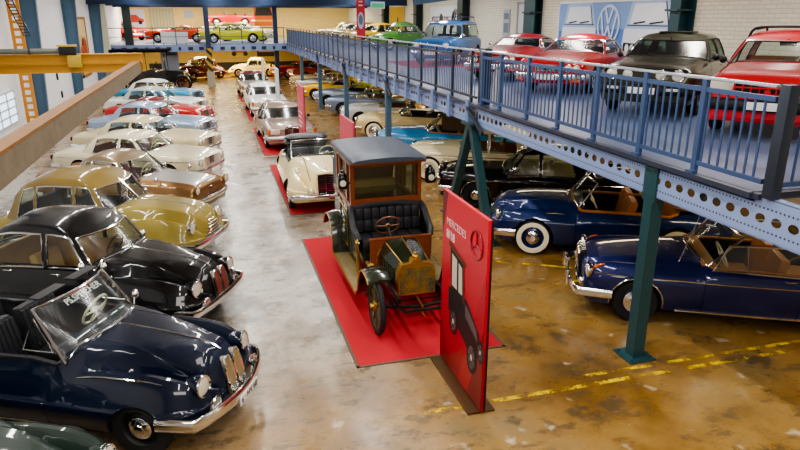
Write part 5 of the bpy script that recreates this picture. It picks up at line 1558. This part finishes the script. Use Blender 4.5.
for s in (1, -1):
    pts = smooth_pts([(-.42, s*.60, 1.36), (-.3, s*.63, 1.30), (-.12, s*.64, 1.14), (.06, s*.63, 1.05), (.15, s*.60, .96)])
    ar = MB().tube(pts, .055, 8).build('armrest', INT_BLK, vt)
    MB().prism([(-.42, .6), (-.42, 1.34), (-.3, 1.28), (-.12, 1.12), (.06, 1.03), (.14, .92), (.12, .6)], s*.60, s*.635, axis='y').build('side_panel', VG, ar, smooth=False)
# cab
cb = MB().prism([(-.44, .5), (-.44, 1.36), (-1.98, 1.36), (-2.02, .9), (-1.9, .5)], -.60, .60, axis='y').build('cab_body', VG, vt, smooth=False)
for s in (1, -1):
    dr = MB().box((-1.05, s*.605, .9), (.62, .02, .68), bev=.008).build('door', VG, vt)
    MB().tube([(-1.36, s*.618, .58), (-.74, s*.618, .58), (-.74, s*.618, 1.23), (-1.36, s*.618, 1.23)], .008, 6, closed=True).build('coach_line', BRASS, dr)
    MB().tube([(-.82, s*.62, 1.02), (-.82, s*.65, 1.02), (-.90, s*.65, 1.02)], .012, 6).build('door_handle', BRASS, dr)
for s in (1, -1):
    fr = MB()
    for x in (-.44, -.74, -1.36, -1.62): fr.bar((x, s*.59, 1.25), (x, s*.59, 2.14), .06, .06, up=(1, 0, 0))
    fr.bar((-.44, s*.59, 1.38), (-1.98, s*.59, 1.38), .06, .08); fr.bar((-.44, s*.59, 2.10), (-1.62, s*.59, 2.10), .05, .08)
    fr.build('window_frame', MAHO, vt, smooth=False)
ff = MB().bar((-.43, -.62, 1.44), (-.43, .62, 1.44), .06, .12).bar((-.43, -.62, 2.09), (-.43, .62, 2.09), .06, .10)
for s in (1, -1): ff.bar((-.43, s*.58, 1.27), (-.43, s*.58, 2.14), .06, .09, up=(1, 0, 0))
ff.build('front_window_frame', MAHO, vt, smooth=False)
MB().box((-.43, 0, 1.77), (.008, 1.08, .58)).build('front_window', GLASS, vt, smooth=False)
for s in (1, -1):
    for x in (-.59, -1.05, -1.49): MB().box((x, s*.59, 1.7), (.25 if x != -1.05 else .56, .008, .74)).build('side_window', GLASS, vt, smooth=False)
hood = []
for i in range(7):
    a = PI/2*i/6; hood.append((-1.62-.42*sin(a)*.9, 2.16-.0*i, 0))
lh = MB().loft([[(x, -.60, 1.29), (x, -.61, 1.9), (x, -.56, z), (x, 0, z+.03), (x, .56, z), (x, .61, 1.9), (x, .60, 1.29)] for x, z in ((-1.62, 2.14), (-1.8, 2.13), (-1.94, 2.06), (-2.03, 1.9), (-2.06, 1.3))], closed=False, cap=False).build('leather_hood', ROOFL, vt)
MB().box((-1.5, 0, .78), (.55, 1.1, .3), bev=.08).box((-1.82, 0, 1.15), (.2, 1.1, .7), bev=.08).build('rear_seat', mat('brown_buttoned_cloth', '#b8945c', rough=.8, noise=.15), vt)
rf = MB(); rings = []
for i in range(13):
    v = -1+2*i/12; e = math.sqrt(max(.0, 1-abs(v)**8))
    x = -1.12+.98*v; w = .66*(.94+.06*e); h = .055*(.25+.75*e)
    rings.append([(x, -w, 2.17), (x, -w, 2.17+h*.6), (x, -w*.9, 2.19+h), (x, -w*.5, 2.215+h), (x, 0, 2.225+h), (x, w*.5, 2.215+h), (x, w*.9, 2.19+h), (x, w, 2.17+h*.6), (x, w, 2.17), (x, 0, 2.16)])
ro_ = rf.loft(rings).build('roof', ROOFL, vt, ang=60)
MB().box((-1.12, 0, 2.145), (1.9, 1.26, .04), bev=.01).build('roof_rail', MAHO, ro_)
for s in (1, -1):
    q = MB().box((-.36, s*.76, 1.82), (.15, .15, .2), bev=.02).lathe([(.085, 0), (.06, .05), (.03, .07), (.03, .1), (.001, .11)], 10, Matrix.Translation((-.36, s*.76, 1.92))).tube([(-.42, s*.6, 1.8), (-.38, s*.7, 1.76)], .014, 6)
    l = q.build('side_lamp', VBLK, vt)
    MB().lathe([(.055, 0), (.05, .012), (.001, .018)], 14, Matrix.Translation((-.285, s*.76, 1.82)) @ Matrix.Rotation(PI/2, 4, 'Y')).build('lens', LENS, l)
sw = steering(vt, .19, -.14, 1.20, .2, mat('walnut_wheel_rim', '#6e4526', rough=.35), .55, .014)
for k, (x, h) in enumerate(((.28, 1.0), (.18, .94))):
    MB().tube([(x, -.66, .45), (x+.05, -.66, .7), (x-.02, -.66, h)], .012, 6).lathe([(.001, -.02), (.024, 0), (.001, .03)], 8, Matrix.Translation((x-.02, -.66, h)), cap=False).build('hand_lever', BRASS, vt)
q = MB(); q.tube(smooth_pts([(.5, -.56, .72), (.7, -.56, .74), (.85, -.58, .78)]), [.02+.004*i for i in range(9)], 10)
q.build('bulb_horn', BRASS, vt)

# ================================================================ far vintage tourer
tt_ = thing('touring_car', 'black vintage touring car with flat canopy roof and wooden wheels ending the left row', 'car', (-3.55, 43.4, 0), math.radians(-3))
VRED = mat('red_brown_spokes', '#6b3a22', rough=.5)
for x in (1.65, -1.65):
    for s in (1, -1): spoke_wheel(tt_, x, s*.68, .44, VRED, hubm=VBLK)
for s in (1, -1):
    wing(tt_, smooth_pts([(2.1, .62), (1.95, .86), (1.65, .96), (1.35, .84), (1.1, .5), (.95, .42)]), s*.5, s*.86, VBLK)
    wing(tt_, smooth_pts([(-1.05, .42), (-1.2, .7), (-1.4, .92), (-1.65, .98), (-1.95, .86), (-2.12, .6)]), s*.5, s*.86, VBLK)
    MB().box((-.05, s*.68, .4), (2.1, .34, .04)).build('running_board', VBLK, tt_)
MB().loft([bon(1.75, 0, 1.15, .30), bon(1.3, 0, 1.2, .34), bon(.75, 0, 1.25, .45)], closed=False, cap=False).build('bonnet', VBLK, tt_, ang=20)
MB().prism(ro, 1.72, 1.84, axis='x', M=Matrix.Translation((0, 0, .13))).build('radiator', BRASS, tt_, smooth=False)
MB().prism([(.78, .5), (.78, 1.2), (.3, 1.15), (.1, 1.28), (-.5, 1.1), (-.75, 1.3), (-1.75, 1.32), (-1.9, .9), (-1.75, .5)], -.62, .62, axis='y').build('body', mat('brown_black_lacquer', '#2a1a14', rough=.3, coat=1.), tt_, smooth=False)
for x in (-.35, -1.3): seat(tt_, x, 0, 1.1, INT_BLK, h=1.5, floor=.9)
MB().box((-.45, 0, 2.24), (3.0, 1.4, .16), bev=.05).build('canopy', mat('black_canopy_cloth', '#16171b', rough=.95, spec=.1), tt_)
for s in (1, -1):
    for x in (.85, -.3, -1.75): MB().tube([(x, s*.62, 1.1), (x-.05, s*.64, 2.18)], .02, 6).build('canopy_post', VBLK, tt_)
    headlamp(tt_, (1.9, s*.36, 1.05), .13)
MB().box((.74, 0, 1.55), (.02, 1.1, .6)).build('windscreen', GLASS, tt_, smooth=False)
steering(tt_, .2, .3, 1.45, .2, BLACK, .5)

tt_.scale = (1.12, 1.12, 1.12)
# ================================================================ overhead crane on the left
CRY = mat('crane_yellow', '#c08c2a', rough=.45, noise=.08); TIM = mat('worn_timber', '#766a56', rough=.75, noise=.35, nscale=6, bump=.3); TIMT = mat('timber_top_orange', '#8a5c22', rough=.6, noise=.2)
t = thing('crane_rail_beam', 'long worn timber crane beam running diagonally above the left cars', 'beam', (-2.0, 11.2, 3.06))
MB().box((0, 0, 0), (.16, 18.0, .30)).build('beam', TIM, t, smooth=False)
MB().box((0, 0, .165), (.19, 18.0, .03)).build('top_plate', TIMT, t, smooth=False)
t = thing('crane_bridge', 'yellow double crane bridge spanning from the left wall to the timber beam', 'crane', (-4.12, 20.35, 3.2))
for z in (.12, -.14):
    mb = MB().box((0, 0, z), (4.5, .05, .22)).box((0, 0, z+.11), (4.5, .2, .03)).box((0, 0, z-.11), (4.5, .2, .03))
    mb.build('girder', CRY, t, smooth=False)
h = MB().box((.35, -.1, .34), (.42, .24, .22), bev=.02).build('hoist_motor', BLACK, t)
MB().box((.35, -.14, .47), (.5, .2, .05), bev=.01).box((.5, -.15, .05), (.36, .12, .34), bev=.03).build('hoist_trolley', mat('hoist_olive_yellow', '#b89a3a', rough=.5, noise=.25, nscale=14), t)
MB().tube([(-2.2, -.1, .33), (.14, -.1, .33)], .075, 12).build('drive_shaft', mat('ribbed_grey_shaft', '#6f7268', rough=.5), t)
for x in (-1.4, -.6): MB().lathe([(.09, -.02), (.09, .02)], 12, Matrix.Translation((x, -.1, .33)) @ Matrix.Rotation(PI/2, 4, 'Y')).build('shaft_collar', RAILD, t)
t = thing('crane_post', 'orange lattice post with slots in the top left corner', 'post', (-6.02, 24.7, 0))
mb = MB()
for x in (-.14, .14): mb.bar((x, 0, 0), (x, 0, 5.8), .05, .1)
for k in range(24): mb.box((0, 0, .2+.24*k), (.28, .04, .09))
mb.build('lattice', mat('crane_orange', '#d08a2a', rough=.45), t, smooth=False)
t = thing('hanging_cable_chain', 'black ladder-like cable chain hanging across the orange lattice post', 'cable chain', (-5.85, 24.3, 0))
mb = MB(); a, b = Vector((-.35, 0, 5.5)), Vector((.2, 0, 3.85))
for s in (-.1, .1): mb.bar(a+Vector((s, 0, 0)), b+Vector((s, 0, 0)), .03)
for k in range(18):
    p = a.lerp(b, k/17); mb.bar(p+Vector((-.1, 0, 0)), p+Vector((.1, 0, 0)), .03)
mb.build('links', RAILD, t, smooth=False)

# ================================================================ things on the left wall
t = MB().box((XL+.02, 22.9, 1.62), (.05, 2.7, 1.0)).build('window_1', mat('daylight_pane', '#dfeaf2', rough=.3, emit='#dbe9f5', es=1.6), smooth=False); tag(t, kind='structure')
mb = MB()
for y in (21.55, 22.45, 23.35, 24.25): mb.box((XL+.05, y, 1.62), (.06, .05, 1.0))
for z in (1.12, 1.37, 1.62, 1.87, 2.12): mb.box((XL+.05, 22.9, z), (.06, 2.75, .04))
mb.build('window_frame', mat('white_window_bars', '#b9c4cc', rough=.5), t, smooth=False)
def wall_art(name, label, cat, o, x, y, w, h, base, shapes, frame=None, group=None, fw=.06):
    """flat printed panel on a wall; shapes = [(material, [polygons])] in panel coordinates"""
    t = thing(name, label, cat, (0, 0, 0), 0, group); M = frame_M(o, x, y)
    MB().box((0, 0, 0), (w, h, .03), M).build('panel', base, t, smooth=False)
    for i, (m, ps) in enumerate(shapes): flat('print', ps, m, t, M, .017+.003*i)
    if frame:
        mb = MB()
        for s in (-1, 1): mb.box((s*w/2, 0, .02), (fw, h+fw, .06), M); mb.box((0, s*h/2, .02), (w+fw, fw, .06), M)
        mb.build('frame', frame, t, smooth=False)
    return t
PR = lambda n, c: mat('print_'+n, c, rough=.5)
wall_art('framed_picture', 'tall wood-framed painting of a red vehicle between two blue frame legs', 'picture', (XL+.02, 38.5, 2.95), (0, 1, 0), (0, 0, 1), 2.5, 2.9, PR('sand', '#d8b46e'),
    [(PR('sky', '#e4c98c'), [[(-1.2,1.4),(1.2,1.4),(1.2,.5),(-1.2,.6)]]), (PR('rust', '#b0482a'), [[(-.9,-.1),(.2,.5),(.9,.3),(1.1,-.4),(-.8,-.5)]]), (PR('moss', '#5a5a34'), [[(-1.2,-.5),(1.2,-.4),(1.2,-1.0),(-1.2,-.9)]]), (PR('black', '#1a1718'), [[(-.5,.1),(-.1,.45),(.1,.4),(.1,.1)]])], mat('oak_frame', '#9a6a34', rough=.5), fw=.12)
for y, z in ((31.2, 2.0), (31.6, 1.2)): tag(MB().box((XL+.03, y, z), (.06, .14, .28), bev=.02).build('wall_hook', BLACK), 'small black hook on the white left wall, %s of two' % ('upper' if z > 1.5 else 'lower'), 'hook')

# ================================================================ things on the deck walls
WBL, WBD = PR('poster_blue', '#7fa3d6'), PR('poster_deep_blue', '#5b84c4'); PW, PG = PR('poster_white', '#e4e8ee'), PR('poster_grey', '#a9c0e2')
def front_print(cx, cy, s, fl=1):
    q = lambda P: [(cx+s*a*fl, cy+s*b) for a, b in P]
    return [(PG, [q([(-.78,.0),(-.62,.50),(-.5,.58),(.5,.58),(.62,.50),(.8,.0),(.85,-.5),(-.85,-.5)])]), (PW, [q([(-.64,.05),(-.5,.47),(.5,.47),(.64,.05)]), q([(-.82,-.05),(.82,-.05),(.86,-.4),(-.86,-.4)])]),
            (PR('black', '#1a1718'), [q(quad_bar(-.5, .06, -.1, .10, .035)), q(quad_bar(.05, .06, .5, .10, .035)), q(quad_bar(-.74, .02, .74, .02, .02)), q(quad_bar(.66, .03, .52, .5, .03))])]
vw = []
R_ = lambda r, n=28: [(r*cos(2*PI*k/n), r*sin(2*PI*k/n)) for k in range(n)]
ring = [[(.62*cos(2*PI*k/28)+.0, .62*sin(2*PI*k/28)+.05), (.62*cos(2*PI*(k+1)/28), .62*sin(2*PI*(k+1)/28)+.05), (.54*cos(2*PI*(k+1)/28), .54*sin(2*PI*(k+1)/28)+.05), (.54*cos(2*PI*k/28), .54*sin(2*PI*k/28)+.05)] for k in range(28)]
vee = [quad_bar(-.2, .55, 0, .10, .09), quad_bar(.2, .55, 0, .10, .09), quad_bar(-.43, .40, -.2, -.40, .09), quad_bar(.43, .40, .2, -.40, .09), quad_bar(-.2, -.40, 0, .02, .09), quad_bar(.2, -.40, 0, .02, .09)]
Cn = .25
sh = [(WBL, [[(-3.3,.1),(3.3,.3),(3.3,1.05),(-3.3,1.05)]])]+front_print(-1.95, .30, 1.3)+front_print(1.85, .30, 1.38)+[(PR('pale_emblem', '#d3dff2'), [[(a+Cn*0-.15, b+.28) for a, b in p] for p in ring+vee])]
sh += [(PR('black', '#1a1718'), [[(.75,-.18),(2.6,-.22),(2.6,-.55),(.75,-.5)]]), (PW, [ell(.95, -.34, .1, .12), ell(1.2, -.34, .1, .12)])]
sh += [(PR('brick_red', '#c2433a'), [[(-2.0+.45*k, -.2), (-1.64+.45*k, -.2), (-1.64+.45*k, -.55), (-2.0+.45*k, -.55)] for k in range(4)]), (PW, [[(-1.93+.45*k, -.27), (-1.71+.45*k, -.27), (-1.71+.45*k, -.48), (-1.93+.45*k, -.48)] for k in range(4)])]
wall_art('wall_poster', 'wide blue poster with a round emblem between two white car fronts', 'poster', (XR-.03, 18.6, 3.86), (0, -1, 0), (0, 0, 1), 6.6, 2.1, WBD, sh, mat('white_poster_frame', '#e8eaec', rough=.5))
wall_art('hanging_banner', 'white banner with red lettering, dark round emblem and a bird-like black and orange figure', 'banner', (XR-.03, 34.0, 4.15), (0, -1, 0), (0, 0, 1), 5.2, 1.7, PW,
    [(PR('brick_red', '#c2433a'), [quad_bar(-2.2+.17*k, .05, -2.2+.17*k, .3, .08) for k in range(6)]+[quad_bar(-.2+.17*k, .05, -.2+.17*k, .3, .08) for k in range(5)]), (PR('moss_dark', '#2f4038'), [ell(-.7, .15, .3, .34)]),
     (PR('black', '#1a1718'), [[(.6,-.5),(1.0,.5),(1.5,.75),(1.2,.1),(1.0,-.6)], [(1.05,-.3),(1.5,.6),(1.7,.7),(1.3,-.2)]]), (PR('orange', '#d9622a'), [[(1.8,.35),(2.2,.2),(2.4,-.4),(2.1,-.75),(1.8,-.2)]])])
wall_art('wall_sign', 'bright yellow sign with a small black mark on the deck wall', 'sign', (XR-.03, 43.6, 4.25), (0, -1, 0), (0, 0, 1), 3.4, 1.7, PR('sun_yellow', '#e8b820'), [(PR('black', '#1a1718'), [ell(.2, .0, .16, .22), quad_bar(.0, -.2, .4, .1, .08)])])
wall_art('notice_sign', 'tall grey notice sheet beside the pale door on the deck', 'notice', (XR-.03, 26.4, 4.0), (0, -1, 0), (0, 0, 1), .62, 1.5, PR('mid_grey', '#a9b0ba'), [(PR('slate', '#6d7886'), [[(-.24,.6),(.24,.6),(.24,.35),(-.24,.35)], [(-.24,.2),(.24,.2),(.24,-.2),(-.24,-.2)]])])
d = tag(MB().box((XR-.03, 24.75, ZD+1.1), (.05, 1.0, 2.2)).build('door_1', mat('pale_grey_door', '#d5d6d4', rough=.5), smooth=False), kind='structure')
mb = MB()
for s in (-.55, .55): mb.box((XR-.05, 24.75+s, ZD+1.12), (.08, .1, 2.25))
mb.box((XR-.05, 24.75, ZD+2.25), (.08, 1.2, .1)); mb.build('door_frame', mat('grey_door_frame', '#9aa0a2', rough=.5), d, smooth=False)
t = thing('hanging_banner', 'narrow red banner with a grey car picture hanging above the deck railing', 'banner', (6.2, 27.4, 0), math.radians(-8))
MB().box((0, 0, 4.75), (.36, .02, 2.3)).build('banner_cloth', mat('banner_red', '#c8323e', rough=.6), t, smooth=False)
M = frame_M((0, -.011, 4.75), (1, 0, 0), (0, 0, 1))
flat('car_picture', [ell(0, -.45, .13, .34)], PG, t, M, .002); flat('car_picture', [ell(0, -.42, .09, .2)], PR('slate', '#6d7886'), t, M, .004)
flat('lettering', [quad_bar(-.08, z, .08, z, .05) for z in (.45, .3, .15)], BWHT, t, M, .002)
MB().tube([(0, 0, 5.9), (0, 0, 6.4)], .01, 6).build('cord', RAILD, t)
t = thing('exit_sign', 'small white and green emergency exit sign hanging above the deck', 'sign', (8.1, 32.0, 5.0))
MB().box((0, 0, 0), (.7, .05, .32)).build('sign_case', PW, t, smooth=False)
MB().box((0, -.03, -.02), (.6, .01, .2)).build('green_panel', mat('exit_green', '#2f9a66', rough=.4, emit='#3fae78', es=.5), t, smooth=False)
MB().tube([(0, 0, .16), (0, 0, 1.4)], .012, 6).build('cord', RAILD, t)

# ================================================================ far wall pictures, panels and boards
FY = YF-.03
fx = lambda n, lb, x, z, w, h, base, sh, cat='picture', fr=None: wall_art(n, lb, cat, (x, FY, z), (1, 0, 0), (0, 0, 1), w, h, base, sh, fr)
CARS = lambda cx, cy, s: [[(cx-1.0*s, cy-.1*s), (cx-.6*s, cy+.15*s), (cx-.3*s, cy+.45*s), (cx+.3*s, cy+.45*s), (cx+.6*s, cy+.15*s), (cx+1.0*s, cy), (cx+1.0*s, cy-.3*s), (cx-1.0*s, cy-.3*s)]]
fx('wall_poster', 'poster of a red car at the far left end of the upper deck', -7.0+1.2, 4.3, 1.8, 1.6, PR('lilac', '#d8d3e0'), [(PR('brick_red', '#c2433a'), CARS(0, 0, .8)), (PR('black', '#1a1718'), [ell(-.5, -.25, .16, .16), ell(.5, -.25, .16, .16)])], 'poster')
fx('wall_panel', 'beige ribbed panel beside the dark pier on the far deck', -3.6, 4.1, 2.0, 2.2, PR('khaki', '#b7b08c'), [(PR('khaki_dark', '#a39c78'), [[(-.9+.25*k, -1.05), (-.8+.25*k, -1.05), (-.8+.25*k, 1.05), (-.9+.25*k, 1.05)] for k in range(8)])], 'panel')
fx('notice_sign', 'small pale notice on the cream far wall above the deck', -1.4, 4.7, .7, .6, PR('mid_grey', '#a9b0ba'), [], 'notice')
fx('wall_poster', 'dark and orange truck-shaped poster at the right of the wall shelf', 4.9, 4.6, 1.7, 1.7, PR('ember', '#d9622a'), [(PR('black', '#1a1718'), [[(-.6,.8),(.5,.8),(.75,0),(-.8,0)]]), (PR('sun_yellow', '#e8b820'), [[(-.8,-.35),(.8,-.35),(.8,-.5),(-.8,-.5)]])], 'poster')
fx('wall_poster', 'low picture of an orange scooter behind the pale yellow car', 2.6, 1.7, 1.9, 1.1, PR('straw', '#e6cf7a'), [(PR('orange', '#d9622a'), CARS(0, 0, .6)), (PR('black', '#1a1718'), [ell(-.5, -.3, .2, .2), ell(.5, -.3, .2, .2)])], 'poster')
fx('wall_poster', 'picture of a cream car front on a dark ground in the far bay', 5.0, 1.75, 1.8, 1.2, PR('umber', '#4a3a28'), [(PR('poster_cream', '#d8c490'), CARS(0, 0, .75))], 'poster')
t = thing('information_board', 'pale blue upright board with a dark photo on top beside the touring car', 'sign', (-2.6, 47.6, 0))
MB().box((0, 0, 1.45), (1.15, .05, 1.9)).build('panel', mat('pale_blue_board', '#b9c3dc', rough=.4), t, smooth=False)
MB().box((.15, -.03, 2.15), (.7, .01, .34)).build('photo', PR('slate', '#6d7886'), t, smooth=False)
for s in (-.45, .45): MB().bar((s, 0, 0), (s, 0, .6), .05).build('leg', RAILD, t, smooth=False)

# ================================================================ worn yellow lines painted on the floor
def line_mat():
    m, N, L, B = _new('worn_yellow_line')
    tc = N.new('ShaderNodeTexCoord'); nz = N.new('ShaderNodeTexNoise'); nz.inputs['Scale'].default_value = 3.2; nz.inputs['Detail'].default_value = 8; nz.inputs['Roughness'].default_value = .75
    L.new(tc.outputs['Object'], nz.inputs['Vector'])
    r = N.new('ShaderNodeValToRGB'); r.color_ramp.elements[0].position = .49; r.color_ramp.elements[0].color = (0, 0, 0, 1); r.color_ramp.elements[1].position = .55
    L.new(nz.outputs['Fac'], r.inputs[0]); L.new(r.outputs[0], B.inputs['Alpha'])
    B.inputs['Base Color'].default_value = (*srgb('#e6c21f'), 1); B.inputs['Roughness'].default_value = .5; return m
LM = line_mat()
for y0, y1, x0, x1, w in ((6.12, 6.12, 1.4, 9.0, .07), (6.32, 6.3, 4.2, 8.5, .06), (10.4, 9.0, 4.9, 7.4, .06), (9.15, 9.1, 5.2, 7.2, .07), (13.2, 13.2, 4.6, 6.4, .07)):
    struct('trim_floor_line', MB().bar((x0, y0, .003), (x1, y1, .003), w, .004), LM)

t = thing('information_card', 'white card standing before the orange-red sports car on the far deck', 'sign', (-2.1, 46.3, ZD))
MB().box((0, 0, .45), (1.7, .04, .7)).build('panel', PW, t, smooth=False)
for s in (-.7, .7): MB().box((s, 0, .06), (.05, .3, .12)).build('foot', RAILD, t, smooth=False)
